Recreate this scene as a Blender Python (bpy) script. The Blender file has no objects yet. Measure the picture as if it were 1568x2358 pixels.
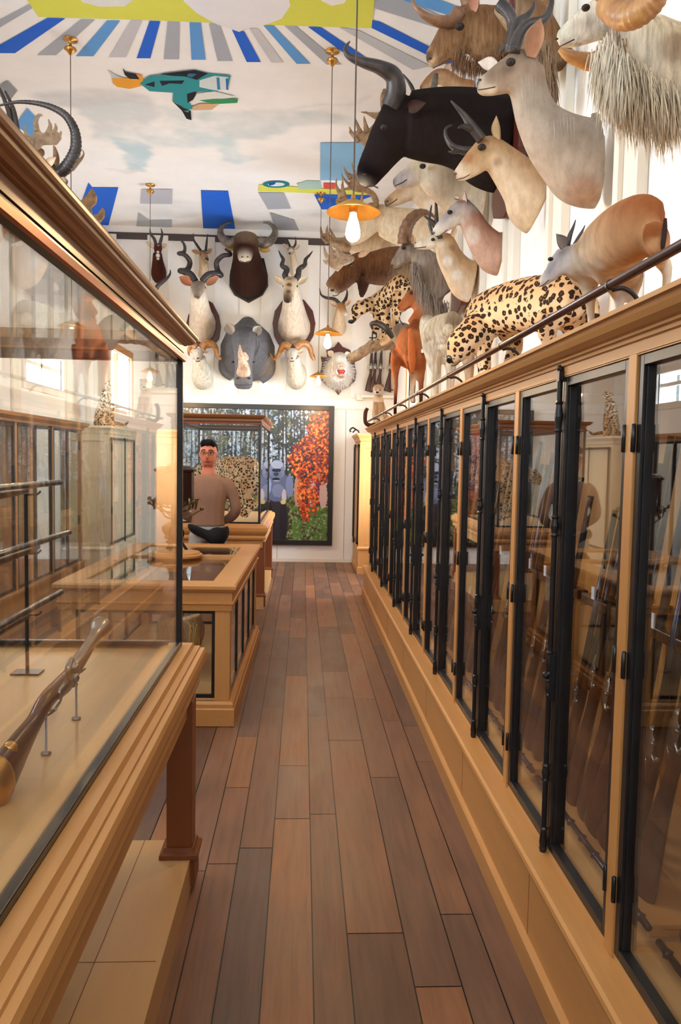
import bpy, bmesh, math, random
import numpy as np
from mathutils import Vector, Matrix, noise
random.seed(7)
PI = math.pi
SC = bpy.context.scene
COL = SC.collection
V = Vector
# ---------------------------------------------------------------- camera
F = 1800.0; CX = 784.0; CY = 1179.0
CAM = V((0, 0, 1.62))
ROLL = 0.015
yc = V(((697-CX)/F, (CY-1055)/F, -1)).normalized()
zc = V((ROLL, 1, 0)); zc = (zc - yc*zc.dot(yc)).normalized()
xc = yc.cross(zc)
MROT = Matrix((xc, yc, zc))
def ray(px, py):
    return MROT @ V(((px-CX)/F, (CY-py)/F, -1))
def at(px, py, Y):
    d = ray(px, py); return CAM + d*(Y/d.y)
def atZ(px, py, Z):
    d = ray(px, py); return CAM + d*((Z-CAM.z)/d.z)
cd = bpy.data.cameras.new('camera'); cam = bpy.data.objects.new('camera', cd); COL.objects.link(cam)
cd.sensor_fit = 'VERTICAL'; cd.sensor_height = 23.6; cd.lens = F*23.6/2358
cd.clip_start = .05
cam.matrix_world = Matrix.Translation(CAM) @ MROT.to_4x4()
SC.camera = cam
# ---------------------------------------------------------------- colour + materials
def lin(c):
    return tuple(((v/255)/12.92 if v/255 <= .04045 else ((v/255+.055)/1.055)**2.4) for v in c[:3])
def new_mat(name):
    m = bpy.data.materials.new(name); m.use_nodes = True
    nt = m.node_tree; b = nt.nodes['Principled BSDF']
    return m, nt, b
def N(nt, t, **kw):
    n = nt.nodes.new(t)
    for k, v in kw.items(): setattr(n, k, v)
    return n
def mixcol(nt, fac, a, b):
    n = N(nt, 'ShaderNodeMix', data_type='RGBA')
    for i, v in ((0, fac), (6, a), (7, b)):
        if hasattr(v, 'links') or hasattr(v, 'is_output'): nt.links.new(v, n.inputs[i])
        elif i == 0: n.inputs[0].default_value = v
        else: n.inputs[i].default_value = (*v, 1)
    return n.outputs[2]
def mapped(nt, scale=(1, 1, 1), coord='Object'):
    tc = N(nt, 'ShaderNodeTexCoord'); mp = N(nt, 'ShaderNodeMapping')
    nt.links.new(tc.outputs[coord], mp.inputs[0]); mp.inputs['Scale'].default_value = scale
    return mp.outputs[0]
def noise_n(nt, vec, scale, detail=4, rough=.55):
    n = N(nt, 'ShaderNodeTexNoise'); nt.links.new(vec, n.inputs['Vector'])
    n.inputs['Scale'].default_value = scale; n.inputs['Detail'].default_value = detail; n.inputs['Roughness'].default_value = rough
    return n.outputs['Fac']
def ramp(nt, fac, stops):
    r = N(nt, 'ShaderNodeValToRGB'); nt.links.new(fac, r.inputs[0])
    e = r.color_ramp.elements
    while len(e) < len(stops): e.new(.5)
    for el, (p, c) in zip(e, stops): el.position = p; el.color = (*c, 1)
    return r.outputs[0]
def bump(nt, b, h, strength=.2, dist=.01):
    n = N(nt, 'ShaderNodeBump'); n.inputs['Strength'].default_value = strength; n.inputs['Distance'].default_value = dist
    nt.links.new(h, n.inputs['Height']); nt.links.new(n.outputs[0], b.inputs['Normal'])
def plain(name, c, rough=.5, metal=0, var=.08, scale=6, spec=.5, bmp=0):
    m, nt, b = new_mat(name)
    l = lin(c); f = noise_n(nt, mapped(nt), scale)
    cc = ramp(nt, f, [(.3, tuple(v*(1-var) for v in l)), (.7, tuple(min(1, v*(1+var)) for v in l))])
    nt.links.new(cc, b.inputs['Base Color'])
    b.inputs['Roughness'].default_value = rough; b.inputs['Metallic'].default_value = metal
    b.inputs['Specular IOR Level'].default_value = spec
    if bmp: bump(nt, b, noise_n(nt, mapped(nt), scale*8), bmp, .004)
    return m
def wood(name, c, axis='Y', rough=.42, var=.16, world=False):
    m, nt, b = new_mat(name)
    s = {'X': (1.2, 22, 22), 'Y': (22, 1.2, 22), 'Z': (22, 22, 1.2)}[axis]
    v = mapped(nt, s)
    f1 = noise_n(nt, v, 1.6, 6, .6); f2 = noise_n(nt, mapped(nt, tuple(q*.15 for q in s)), 1.3, 2)
    l = lin(c)
    c1 = ramp(nt, f1, [(.25, tuple(q*(1-var) for q in l)), (.5, l), (.78, tuple(min(1, q*(1+var*.8)) for q in l))])
    c2 = mixcol(nt, f2, c1, tuple(q*k for q, k in zip(l, (1.04, .95, .84))))
    nt.links.new(c2, b.inputs['Base Color'])
    b.inputs['Roughness'].default_value = rough
    bump(nt, b, f1, .06, .002)
    return m
M = {}
M['oak_y'] = wood('honey oak along', (192, 139, 80), 'Y')
M['oak_z'] = wood('honey oak upright', (192, 139, 80), 'Z')
M['oak_x'] = wood('honey oak across', (192, 139, 80), 'X')
M['oak_pale'] = wood('pale oak deck', (196, 156, 104), 'Y', .38, .1)
M['oak_back'] = wood('oak back board', (192, 140, 78), 'Z', .5, .1)
M['oak_dark'] = wood('brown oak crown', (126, 80, 42), 'Y', .35)
M['oak_leg'] = wood('red brown oak leg', (128, 72, 36), 'Z', .45)
M['walnut'] = wood('walnut gun stock', (66, 37, 22), 'Z', .28, .3)
M['mahog'] = wood('mahogany plaque', (84, 34, 22), 'Z', .35, .2)
M['iron'] = plain('dark iron frame', (40, 38, 38), .3, .35, .2, 14)
M['blued'] = plain('blued gun steel', (62, 66, 76), .25, .9, .15, 20)
M['steel'] = plain('worn steel', (150, 146, 140), .28, .95, .15, 20)
M['railsteel'] = plain('brown steel rail', (112, 92, 84), .3, .85, .12, 10)
M['brass'] = plain('aged brass', (196, 146, 76), .32, .9, .15, 10)
M['white_wall'] = plain('white wall paint', (246, 246, 244), .6, 0, .02, 2, .3)
M['white_trim'] = plain('ivory batten paint', (236, 232, 222), .5, 0, .02, 3, .3)
M['dark_rail'] = plain('dark brown picture rail', (74, 62, 60), .5)
M['black_frame'] = plain('black picture frame', (26, 22, 22), .3)
M['card'] = plain('white card', (240, 240, 244), .6, 0, .01)
M['rod'] = plain('thin cord', (90, 76, 66), .4, .6)
M['glassy'] = plain('glass eye', (14, 9, 7), .06, 0, .02, 3, .8)
def glass_mat():
    m, nt, b = new_mat('clear glass pane'); nt.nodes.remove(b)
    out = [n for n in nt.nodes if n.type == 'OUTPUT_MATERIAL'][0]
    g = N(nt, 'ShaderNodeNewGeometry'); d = N(nt, 'ShaderNodeVectorMath', operation='DOT_PRODUCT')
    nt.links.new(g.outputs['Incoming'], d.inputs[0]); nt.links.new(g.outputs['Normal'], d.inputs[1])
    a = N(nt, 'ShaderNodeMath', operation='ABSOLUTE'); nt.links.new(d.outputs['Value'], a.inputs[0])
    s = N(nt, 'ShaderNodeMath', operation='SUBTRACT'); s.inputs[0].default_value = 1; nt.links.new(a.outputs[0], s.inputs[1])
    p = N(nt, 'ShaderNodeMath', operation='POWER'); nt.links.new(s.outputs[0], p.inputs[0]); p.inputs[1].default_value = 5
    q = N(nt, 'ShaderNodeMath', operation='MULTIPLY_ADD'); nt.links.new(p.outputs[0], q.inputs[0]); q.inputs[1].default_value = .95; q.inputs[2].default_value = .04
    q.use_clamp = True
    t = N(nt, 'ShaderNodeBsdfTransparent'); t.inputs[0].default_value = (.975, .985, .98, 1)
    gl = N(nt, 'ShaderNodeBsdfGlossy'); gl.inputs['Roughness'].default_value = .012; gl.inputs[0].default_value = (1, 1, 1, 1)
    mx = N(nt, 'ShaderNodeMixShader'); nt.links.new(q.outputs[0], mx.inputs[0]); nt.links.new(t.outputs[0], mx.inputs[1]); nt.links.new(gl.outputs[0], mx.inputs[2])
    nt.links.new(mx.outputs[0], out.inputs[0])
    return m
M['glass'] = glass_mat()
def emis(name, c, s):
    m, nt, b = new_mat(name); b.inputs['Base Color'].default_value = (*lin(c), 1)
    b.inputs['Emission Color'].default_value = (*lin(c), 1); b.inputs['Emission Strength'].default_value = s
    return m
M['bulb'] = emis('lit bulb', (255, 226, 178), 14)
def vcol_mat(name, rough=.6, nscale=30, nvar=.15, bmp=.2, stretch=(1, 1, 1), fine=0, spec=.3):
    m, nt, b = new_mat(name)
    at_ = N(nt, 'ShaderNodeVertexColor', layer_name='Col')
    f = noise_n(nt, mapped(nt, stretch), nscale, 6, .65)
    k = ramp(nt, f, [(.3, (1-nvar,)*3), (.7, (1+nvar*.6,)*3)])
    n = N(nt, 'ShaderNodeMix', data_type='RGBA', blend_type='MULTIPLY'); n.inputs[0].default_value = 1
    nt.links.new(at_.outputs[0], n.inputs[6]); nt.links.new(k, n.inputs[7])
    nt.links.new(n.outputs[2], b.inputs['Base Color'])
    b.inputs['Roughness'].default_value = rough; b.inputs['Specular IOR Level'].default_value = spec
    if bmp: bump(nt, b, f, bmp, .01)
    return m
M['fur'] = vcol_mat('short fur', .85, 26, .22, .35, (1, 1, .45), spec=.15)
M['shag'] = vcol_mat('shaggy fur', .9, 30, .45, .9, (1.6, 1.6, .18), spec=.12)
M['hide'] = vcol_mat('wrinkled hide', .7, 22, .25, .9, spec=.25)
M['paint'] = vcol_mat('painted colour', .7, 3, .04, 0, spec=.2)
M['photo'] = vcol_mat('photographic print', .25, 60, .06, 0, spec=.5)
M['skin'] = vcol_mat('skin', .55, 20, .06, .05)
M['cloth'] = vcol_mat('cloth', .9, 60, .1, .2)
def leopard_mat(name, sc):
    m, nt, b = new_mat(name)
    at_ = N(nt, 'ShaderNodeVertexColor', layer_name='Col')
    v = mapped(nt, (1, 1, 1))
    nn = N(nt, 'ShaderNodeTexNoise'); nt.links.new(v, nn.inputs['Vector']); nn.inputs['Scale'].default_value = sc*1.2
    add = N(nt, 'ShaderNodeMix', data_type='VECTOR'); add.inputs[0].default_value = .014
    nt.links.new(v, add.inputs[4]); nt.links.new(nn.outputs['Color'], add.inputs[5])
    vo = N(nt, 'ShaderNodeTexVoronoi'); vo.inputs['Scale'].default_value = sc; vo.inputs['Randomness'].default_value = .75
    nt.links.new(add.outputs[1], vo.inputs['Vector'])
    n2 = noise_n(nt, v, sc*2.6, 2)
    ad = N(nt, 'ShaderNodeMath', operation='MULTIPLY_ADD'); nt.links.new(n2, ad.inputs[0]); ad.inputs[1].default_value = .42; nt.links.new(vo.outputs['Distance'], ad.inputs[2])
    core = ramp(nt, ad.outputs[0], [(.0, (.36, .2, .1)), (.30, (.36, .2, .1)), (.37, (.04, .026, .02)), (.62, (.04, .026, .02)), (.67, (1, 1, 1))])
    n = N(nt, 'ShaderNodeMix', data_type='RGBA', blend_type='MULTIPLY'); n.inputs[0].default_value = 1
    nt.links.new(at_.outputs[0], n.inputs[6]); nt.links.new(core, n.inputs[7])
    nt.links.new(n.outputs[2], b.inputs['Base Color']); b.inputs['Roughness'].default_value = .8; b.inputs['Specular IOR Level'].default_value = .2
    bump(nt, b, noise_n(nt, v, 60), .2, .01)
    return m
M['leopard'] = leopard_mat('spotted coat', 31)
M['leopard_small'] = leopard_mat('small spotted coat', 22)
def horn_mat(name, c1, c2, rough=.4):
    m, nt, b = new_mat(name); f = noise_n(nt, mapped(nt, (1, 1, 1)), 14, 5)
    nt.links.new(ramp(nt, f, [(.3, lin(c1)), (.72, lin(c2))]), b.inputs['Base Color']); b.inputs['Roughness'].default_value = rough
    bump(nt, b, f, .3, .004); return m
M['horn'] = horn_mat('dark horn', (34, 30, 32), (72, 66, 66))
M['horn_brown'] = horn_mat('brown horn', (92, 62, 42), (150, 112, 82))
M['horn_tan'] = horn_mat('tan ridged horn', (150, 96, 52), (206, 158, 100))
M['horn_grey'] = horn_mat('grey tipped horn', (70, 64, 60), (140, 128, 112))
M['antler'] = horn_mat('antler bone', (118, 86, 58), (178, 148, 112), .6)
# ---------------------------------------------------------------- object helpers
def link(o): COL.objects.link(o); return o
def tag(o, label=None, cat=None, group=None, kind=None):
    if label: o['label'] = label
    if cat: o['category'] = cat
    if group: o['group'] = group
    if kind: o['kind'] = kind
    return o
def thing(name, label, cat, loc=(0, 0, 0), group=None, rz=0):
    o = bpy.data.objects.new(name, None); link(o); o.location = loc; o.rotation_euler = (0, 0, rz)
    o.empty_display_size = .1
    return tag(o, label, cat, group)
def obj(name, bm, mat, parent=None, smooth=False, label=None, bevel=0, world=True):
    """bm in world coordinates; parented without moving it"""
    me = bpy.data.meshes.new(name)
    bmesh.ops.recalc_face_normals(bm, faces=bm.faces)
    bm.to_mesh(me); bm.free()
    return mobj(name, me, mat, parent, smooth, label, bevel, world)
def mobj(name, me, mat, parent=None, smooth=False, label=None, bevel=0, world=True):
    mats = mat if isinstance(mat, (list, tuple)) else [mat]
    for m_ in mats: me.materials.append(M[m_] if isinstance(m_, str) else m_)
    if smooth: me.polygons.foreach_set('use_smooth', [True]*len(me.polygons))
    o = bpy.data.objects.new(name, me); link(o)
    if bevel:
        b = o.modifiers.new('b', 'BEVEL'); b.width = bevel; b.segments = 2; b.limit_method = 'ANGLE'
    if parent is not None:
        if world:
            off = abs_matrix(parent).inverted()
            me.transform(off)
        o.parent = parent
    if label: o['label'] = label
    return o
def abs_matrix(o):
    m = o.matrix_basis if False else Matrix.LocRotScale(o.location, o.rotation_euler, o.scale)
    return abs_matrix(o.parent) @ m if o.parent else m
def recenter(o):
    """put a single-mesh top-level object's origin at its base"""
    me = o.data; vs = [v.co for v in me.vertices]
    c = V(((min(v.x for v in vs)+max(v.x for v in vs))/2, (min(v.y for v in vs)+max(v.y for v in vs))/2, min(v.z for v in vs)))
    me.transform(Matrix.Translation(-c)); o.location = c; return o
def box(bm, x0, x1, y0, y1, z0, z1):
    vs = [bm.verts.new((x, y, z)) for z in (z0, z1) for y in (y0, y1) for x in (x0, x1)]
    for f in ((0, 1, 3, 2), (4, 6, 7, 5), (0, 4, 5, 1), (1, 5, 7, 3), (3, 7, 6, 2), (2, 6, 4, 0)):
        bm.faces.new([vs[i] for i in f])
def nb(*boxes):
    bm = bmesh.new()
    for b in boxes: box(bm, *b)
    return bm
def rings_faces(bm, rings, cap=True, closed=False):
    n = len(rings[0])
    pairs = list(zip(rings, rings[1:])) + ([(rings[-1], rings[0])] if closed else [])
    for a, b in pairs:
        for i in range(n): bm.faces.new((a[i], a[(i+1) % n], b[(i+1) % n], b[i]))
    if cap and not closed:
        bm.faces.new(rings[0][::-1]); bm.faces.new(rings[-1])
def rect_sweep(bm, prof, x0, x1, y0, y1):
    rings = []
    for off, z in prof:
        rings.append([bm.verts.new(p) for p in ((x0-off, y0-off, z), (x1+off, y0-off, z), (x1+off, y1+off, z), (x0-off, y1+off, z))])
    rings_faces(bm, rings, cap=False, closed=True)
def extr_y(bm, prof, y0, y1):
    a = [bm.verts.new((x, y0, z)) for x, z in prof]; b = [bm.verts.new((x, y1, z)) for x, z in prof]
    rings_faces(bm, [a, b])
def catmull(pts, k):
    """pts: list of equal-length float tuples -> k samples per span"""
    P = [np.array(p, float) for p in pts]; out = []
    for i in range(len(P)-1):
        p0 = P[max(i-1, 0)]; p1 = P[i]; p2 = P[i+1]; p3 = P[min(i+2, len(P)-1)]
        for j in range(k):
            t = j/k
            out.append(.5*((2*p1)+(-p0+p2)*t+(2*p0-5*p1+4*p2-p3)*t*t+(-p0+3*p1-3*p2+p3)*t**3))
    out.append(P[-1]); return out
def tube(bm, pts, k=4, seg=10, side=None, cap=True, ridge=0, nr=30):
    """pts: (x,y,z,ra[,rb]); ra across `side`-perpendicular, rb along side"""
    pts = [tuple(p)+(p[3],) if len(p) == 4 else tuple(p) for p in pts]
    S = catmull(pts, k) if k > 1 else [np.array(p, float) for p in pts]
    C = [V(s[:3]) for s in S]; rings = []
    info = []
    up = None
    for i, s in enumerate(S):
        T = (C[min(i+1, len(C)-1)]-C[max(i-1, 0)])
        T = T.normalized() if T.length > 1e-7 else V((0, 0, 1))
        sd = V(side) if side is not None else (up if up is not None else (V((0, 0, 1)) if abs(T.z) < .9 else V((1, 0, 0))))
        B = sd - T*sd.dot(T)
        if B.length < 1e-3: B = T.orthogonal()
        B.normalize(); U = B.cross(T).normalized()
        if side is None: up = B
        ra = max(s[3], 1e-4); rb = max(s[4], 1e-4)
        if ridge: q = 1+ridge*math.sin(i/len(S)*nr*2*PI); ra *= q; rb *= q
        rings.append([bm.verts.new(C[i] + U*ra*math.cos(2*PI*j/seg) + B*rb*math.sin(2*PI*j/seg)) for j in range(seg)])
        info.append((C[i], ra, rb, U if U.z >= 0 else -U))
    rings_faces(bm, rings, cap)
    return info
def lathe(bm, prof, c=(0, 0, 0), seg=24, axis='Z'):
    rings = []
    for r, z in prof:
        ring = []
        for j in range(seg):
            a = 2*PI*j/seg; p = (r*math.cos(a), r*math.sin(a), z)
            if axis == 'Y': p = (p[0], z, p[1])
            if axis == 'X': p = (z, p[0], p[1])
            ring.append(bm.verts.new(V(c)+V(p)))
        rings.append(ring)
    rings_faces(bm, rings)
def ball(bm, c, r, sub=2, scale=None):
    m = Matrix.Translation(c)
    if scale: m = m @ Matrix.Diagonal((*scale, 1))
    bmesh.ops.create_icosphere(bm, subdivisions=sub, radius=r, matrix=m)
def copy_tree(o, parent=None):
    c = o.copy(); link(c)
    if parent is not None: c.parent = parent
    for ch in list(o.children): copy_tree(ch, c)
    return c
# ---------------------------------------------------------------- room
XL, XR, YB, YF, ZC = -3.2, 1.43, 12.17, -2.6, 5.06
def struct(name, bm, mat, **k):
    return tag(obj(name, bm, mat, **k), kind='structure')
# floor planks: one mesh, colour per plank
seams = [-3.25, -3.1, -2.95, -2.78, -2.6, -2.47, -2.3, -2.12, -1.97, -1.8, -1.66, -1.5, -1.33, -1.2, -1.05, -.9, -.75, -.62, -.49, -.356, -.237, -.101, .057, .175, .369, .517, .634, .77, .92, 1.07, 1.25, 1.45]
bm = bmesh.new(); cl = bm.loops.layers.float_color.new('Col')
pal = [(126, 86, 62), (114, 83, 66), (136, 92, 63), (106, 79, 67), (148, 100, 66), (118, 85, 66), (105, 72, 53), (131, 92, 68)]
rf = random.Random(3)
for a, b_ in zip(seams, seams[1:]):
    y = -2.7+rf.random()*.8; ya = -2.75
    while ya < 12.3:
        yb = ya + rf.uniform(.55, 2.1) if ya > -2.7 else y
        g = .0022
        vs = [bm.verts.new(p) for p in ((a+g, ya+g, 0), (b_-g, ya+g, 0), (b_-g, yb-g, 0), (a+g, yb-g, 0))]
        f = bm.faces.new(vs); c = rf.choice(pal); k = rf.uniform(.9, 1.08)
        for l in f.loops: l[cl] = (*[q*k for q in lin(c)], 1)
        ya = yb
vs = [bm.verts.new(p) for p in ((-3.3, -2.8, -.004), (1.5, -2.8, -.004), (1.5, 12.3, -.004), (-3.3, 12.3, -.004))]
f = bm.faces.new(vs)
for l in f.loops: l[cl] = (.012, .008, .006, 1)
def floor_mat():
    m, nt, b = new_mat('brown plank floor')
    at_ = N(nt, 'ShaderNodeVertexColor', layer_name='Col')
    f = noise_n(nt, mapped(nt, (26, 1.6, 1)), 1.5, 8, .62); f2 = noise_n(nt, mapped(nt, (2.5, 1, 1)), 2.2, 4)
    k = ramp(nt, f, [(.25, (.72, .70, .68)), (.55, (1, 1, 1)), (.8, (1.18, 1.14, 1.1))])
    n = N(nt, 'ShaderNodeMix', data_type='RGBA', blend_type='MULTIPLY'); n.inputs[0].default_value = 1
    nt.links.new(at_.outputs[0], n.inputs[6]); nt.links.new(k, n.inputs[7])
    k2 = ramp(nt, f2, [(.3, (.78, .80, .84)), (.7, (1.12, 1.06, 1.0))])
    n2 = N(nt, 'ShaderNodeMix', data_type='RGBA', blend_type='MULTIPLY'); n2.inputs[0].default_value = 1
    nt.links.new(n.outputs[2], n2.inputs[6]); nt.links.new(k2, n2.inputs[7])
    vo = N(nt, 'ShaderNodeTexVoronoi'); nt.links.new(mapped(nt, (1.6, .55, 1)), vo.inputs['Vector']); vo.inputs['Scale'].default_value = 2.4
    kn = ramp(nt, vo.outputs['Distance'], [(0, (.25, .2, .18)), (.035, (1, 1, 1))])
    n3 = N(nt, 'ShaderNodeMix', data_type='RGBA', blend_type='MULTIPLY'); n3.inputs[0].default_value = .8
    nt.links.new(n2.outputs[2], n3.inputs[6]); nt.links.new(kn, n3.inputs[7])
    nt.links.new(n3.outputs[2], b.inputs['Base Color'])
    nt.links.new(ramp(nt, f2, [(.3, (.34,)*3), (.7, (.5,)*3)]), b.inputs['Roughness'])
    bump(nt, b, f, .12, .002); return m
M['floor'] = floor_mat()
struct('floor', bm, 'floor')
def wall_with_holes(name, axis, c, u0, u1, z0, z1, holes, t):
    """axis 'X': wall at x=c spanning y; holes (a,b,za,zb) sorted, not overlapping in u"""
    bm = bmesh.new()
    def bx(a, b, za, zb):
        if b-a < 1e-4 or zb-za < 1e-4: return
        if axis == 'X': box(bm, min(c, c+t), max(c, c+t), a, b, za, zb)
        else: box(bm, a, b, min(c, c+t), max(c, c+t), za, zb)
    u = u0
    for a, b, za, zb in sorted(holes):
        bx(u, a, z0, z1); bx(a, b, z0, za); bx(a, b, zb, z1); u = b
    bx(u, u1, z0, z1)
    return struct(name, bm, 'white_wall')
RW = [(9.6, 10.7, 1.0, 2.9)]
LW = [(.6, 2.0, 2.9, 4.4), (3.6, 5.0, 2.9, 4.4), (9.2, 10.6, 2.45, 2.85)]
BW_FILL = [(-2.8, -.9, 3.0, 4.7), (-.5, 1.2, 3.0, 4.7)]  # unseen openings in the near wall, added to light the room
wall_with_holes('wall_right', 'X', XR, YF-.2, YB+.2, 0, ZC, RW, .25)
wall_with_holes('wall_left', 'X', XL, YF-.2, YB+.2, 0, ZC, LW, -.25)
wall_with_holes('wall_near', 'Y', YF, XL, XR, 0, ZC, BW_FILL, -.2)
wall_with_holes('wall_far', 'Y', YB, XL, XR, 0, ZC, [], .2)
# battens, rails on the far wall (from the picture) and the right wall
bm = bmesh.new()
for cx_ in (-3.0, -2.23, -1.53, -.84, -.12, .57, 1.25):
    box(bm, cx_-.155, cx_+.155, YB-.022, YB-.001, 2.58, 4.93)
struct('trim_1', bm, 'white_trim', bevel=.002)
struct('trim_2', nb((XL, XR, YB-.016, YB-.001, 4.86, 4.96)), 'dark_rail')
struct('trim_3', nb((XL, XR, YB-.012, YB-.001, 2.38, 2.40), (XL, XR, YB-.014, YB-.001, 2.55, 2.58)), 'white_trim')
bm = bmesh.new()
y = 2.32
while y < 9.4:
    box(bm, XR-.05, XR-.001, y, y+.20, 2.0, ZC-.001); box(bm, XR-.075, XR-.05, y+.145, y+.2, 2.0, ZC-.001); y += .98
struct('trim_4', bm, 'white_trim', bevel=.002)
bm = bmesh.new()
y = -2
while y < 12:
    if not any(a-.25 < y < b for a, b, _, _ in LW): box(bm, XL+.001, XL+.03, y, y+.24, 2.0, ZC-.001)
    y += .98
struct('trim_5', bm, 'white_trim', bevel=.002)
struct('baseboard_far', nb((-1.0, XR, YB-.008, YB-.001, 0, .05)), 'white_trim')
bm = bmesh.new()
for x in (.66, -.38): box(bm, x-.003, x+.003, YB-.004, YB-.0005, 0.05, 2.38)
struct('trim_6', bm, plain('grey panel line', (150, 148, 142)))  # thin grey strips for the fine upright lines on the wall
# window in the right wall, beyond the cabinets, with its oak casing
def window(name, X, ya, yb, za, zb, inward, mat='oak_z', bars=1):
    s = inward
    w = .09
    x0, x1 = sorted((X+.03*s, X-.02*s))
    bm = nb((x0, x1, ya-w, ya, za-w, zb+w), (x0, x1, yb, yb+w, za-w, zb+w), (x0, x1, ya, yb, zb, zb+w), (x0, x1, ya, yb, za-w, za))
    for i in range(bars):
        yy = ya+(yb-ya)*(i+1)/(bars+1); box(bm, min(X-.03*s, X-.09*s), max(X-.03*s, X-.09*s), yy-.03, yy+.03, za, zb)
    zz = za+(zb-za)*.62; box(bm, min(X-.03*s, X-.09*s), max(X-.03*s, X-.09*s), ya, yb, zz-.025, zz+.025)
    struct(name, bm, mat, bevel=.004)
window('window_1', XR, 9.6, 10.7, 1.0, 2.9, -1)
for i, (a, b_, za, zb) in enumerate(LW): window('window_%d' % (i+2), XL, a, b_, za, zb, 1, 'white_trim')
for i, (a, b_, za, zb) in enumerate(BW_FILL):  # frames of the added, unseen near wall openings
    struct('window_%d' % (i+5), nb((a-.06, a, YF-.03, YF+.03, za-.06, zb+.06), (b_, b_+.06, YF-.03, YF+.03, za-.06, zb+.06), (a, b_, YF-.03, YF+.03, za-.06, za), (a, b_, YF-.03, YF+.03, zb, zb+.06),
        ((a+b_)/2-.03, (a+b_)/2+.03, YF-.08, YF-.03, za, zb)), 'white_trim')
# ---------------------------------------------------------------- ceiling with mural
def vn(x, y, s, o=0): return noise.fractal(V((x*s+o, y*s, o*1.7)), 1.0, 2.0, 4)
EK = lambda x, y: (x/1.742, y/1.742)
AK = lambda x, y: (780+x/1.99, y/1.99)
def cpoly(pts, K=EK): return [atZ(*K(x, y), ZC) for x, y in pts]
def inpoly(P, X, Y):
    r = np.zeros(X.shape, bool); n = len(P); j = n-1
    for i in range(n):
        xi, yi = P[i][0], P[i][1]; xj, yj = P[j][0], P[j][1]
        c = ((yi > Y) != (yj > Y)) & (X < (xj-xi)*(Y-yi)/((yj-yi) if abs(yj-yi) > 1e-9 else 1e-9)+xi)
        r ^= c; j = i
    return r
def color_grid(nx, ny):
    pass
gx, gy = 170, 250
X0g, X1g, Y0g, Y1g = XL, XR, 5.2, YB
xs = np.linspace(X0g, X1g, gx); ys = np.linspace(Y0g, Y1g, gy)
GX, GY = np.meshgrid(xs, ys, indexing='ij')
NZ = np.array([[vn(x, y, 1.1) for y in ys] for x in xs]); NZ2 = np.array([[vn(x, y, 4.5, 5) for y in ys] for x in xs]); NZ3 = np.array([[vn(x, y, 1.6, 11) for y in ys] for x in xs])
white = np.array(lin((246, 248, 250)))
CC = np.tile(white, (gx, gy, 1))
def soft(mask, n=2):
    m = mask.astype(float)
    for _ in range(n):
        p = np.pad(m, 1, mode='edge'); m = (p[1:-1, 1:-1]*2+p[:-2, 1:-1]+p[2:, 1:-1]+p[1:-1, :-2]+p[1:-1, 2:])/6
    return m
def wash(pts, col, alpha, n=3, K=EK, break_=.5):
    global CC
    P = cpoly(pts, K)
    m = soft(inpoly(P, GX+NZ2*.10, GY+NZ*.12), n)
    a = np.clip(alpha*m*(1+break_*(NZ2+NZ3)), 0, 1)[..., None]
    CC = CC*(1-a)+np.array(lin(col))*a
wash([(110, 385), (330, 355), (450, 360), (600, 380), (640, 450), (560, 520), (380, 560), (330, 440), (200, 420)], (211, 217, 223), .75, 4)
wash([(330, 440), (520, 400), (700, 420), (850, 480), (940, 560), (700, 590), (420, 570), (370, 520)], (217, 229, 236), .55, 5, break_=1.2)
wash([(820, 450), (1000, 438), (1150, 436), (1420, 462), (1430, 500), (1180, 505), (1060, 560), (930, 555), (800, 500)], (210, 222, 227), .75, 4)
wash([(1150, 430), (1330, 408), (1500, 380), (1500, 392), (1330, 418), (1160, 438)], (221, 226, 230), .6, 1)
wash([(430, 545), (615, 585), (600, 640), (585, 692), (505, 682), (500, 610)], (196, 221, 232), .85, 2)
wash([(860, 545), (945, 555), (960, 615), (1030, 632), (960, 655), (890, 640)], (207, 227, 236), .7, 3)
wash([(700, 560), (940, 540), (930, 590), (710, 590)], (205, 226, 236), .5, 4)
wash([(420, 680), (590, 680), (580, 690), (500, 700)], (226, 226, 226), .7, 1)
wash([(520, 840), (640, 800), (800, 810), (790, 870), (620, 880)], (226, 233, 240), .6, 4)
wash([(1080, 830), (1280, 850), (1380, 830), (1300, 880), (1130, 870)], (226, 233, 240), .5, 4)
wash([(1240, 590), (1400, 520), (1450, 560), (1300, 620)], (223, 231, 234), .5, 3)
me = bpy.data.meshes.new('ceiling')
vsx = [(x, y, ZC) for x in xs for y in ys]
fs = [(i*gy+j, i*gy+j+1, (i+1)*gy+j+1, (i+1)*gy+j) for i in range(gx-1) for j in range(gy-1)]
n0 = len(vsx)
vsx += [(XL, YF-.2, ZC), (XR, YF-.2, ZC), (XR, Y0g, ZC), (XL, Y0g, ZC)] + [(x, y, ZC+.2) for x, y in ((XL, YF-.2), (XR, YF-.2), (XR, YB), (XL, YB))]
fs += [(n0, n0+3, n0+2, n0+1), (n0+4, n0+5, n0+6, n0+7)]
me.from_pydata(vsx, [], fs)
ca = me.color_attributes.new('Col', 'FLOAT_COLOR', 'POINT')
cols = np.ones((len(vsx), 4)); cols[:, :3] = white; cols[:n0, :3] = CC.reshape(-1, 3)
ca.data.foreach_set('color', cols.ravel())
tag(mobj('ceiling', me, 'paint'), kind='structure')
bm = bmesh.new(); cl = bm.loops.layers.float_color.new('Col'); lay = [0]
def cpaint(pts, col, K=EK, z=.003):
    lay[0] += 1
    P = [atZ(*K(x, y), ZC) for x, y in pts]
    vs = [bm.verts.new((min(p.x, XR-.01), min(p.y, YB-.01), ZC-z-lay[0]*.00015)) for p in P]
    f = bm.faces.new(vs)
    for l in f.loops: l[cl] = (*lin(col), 1)
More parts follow.
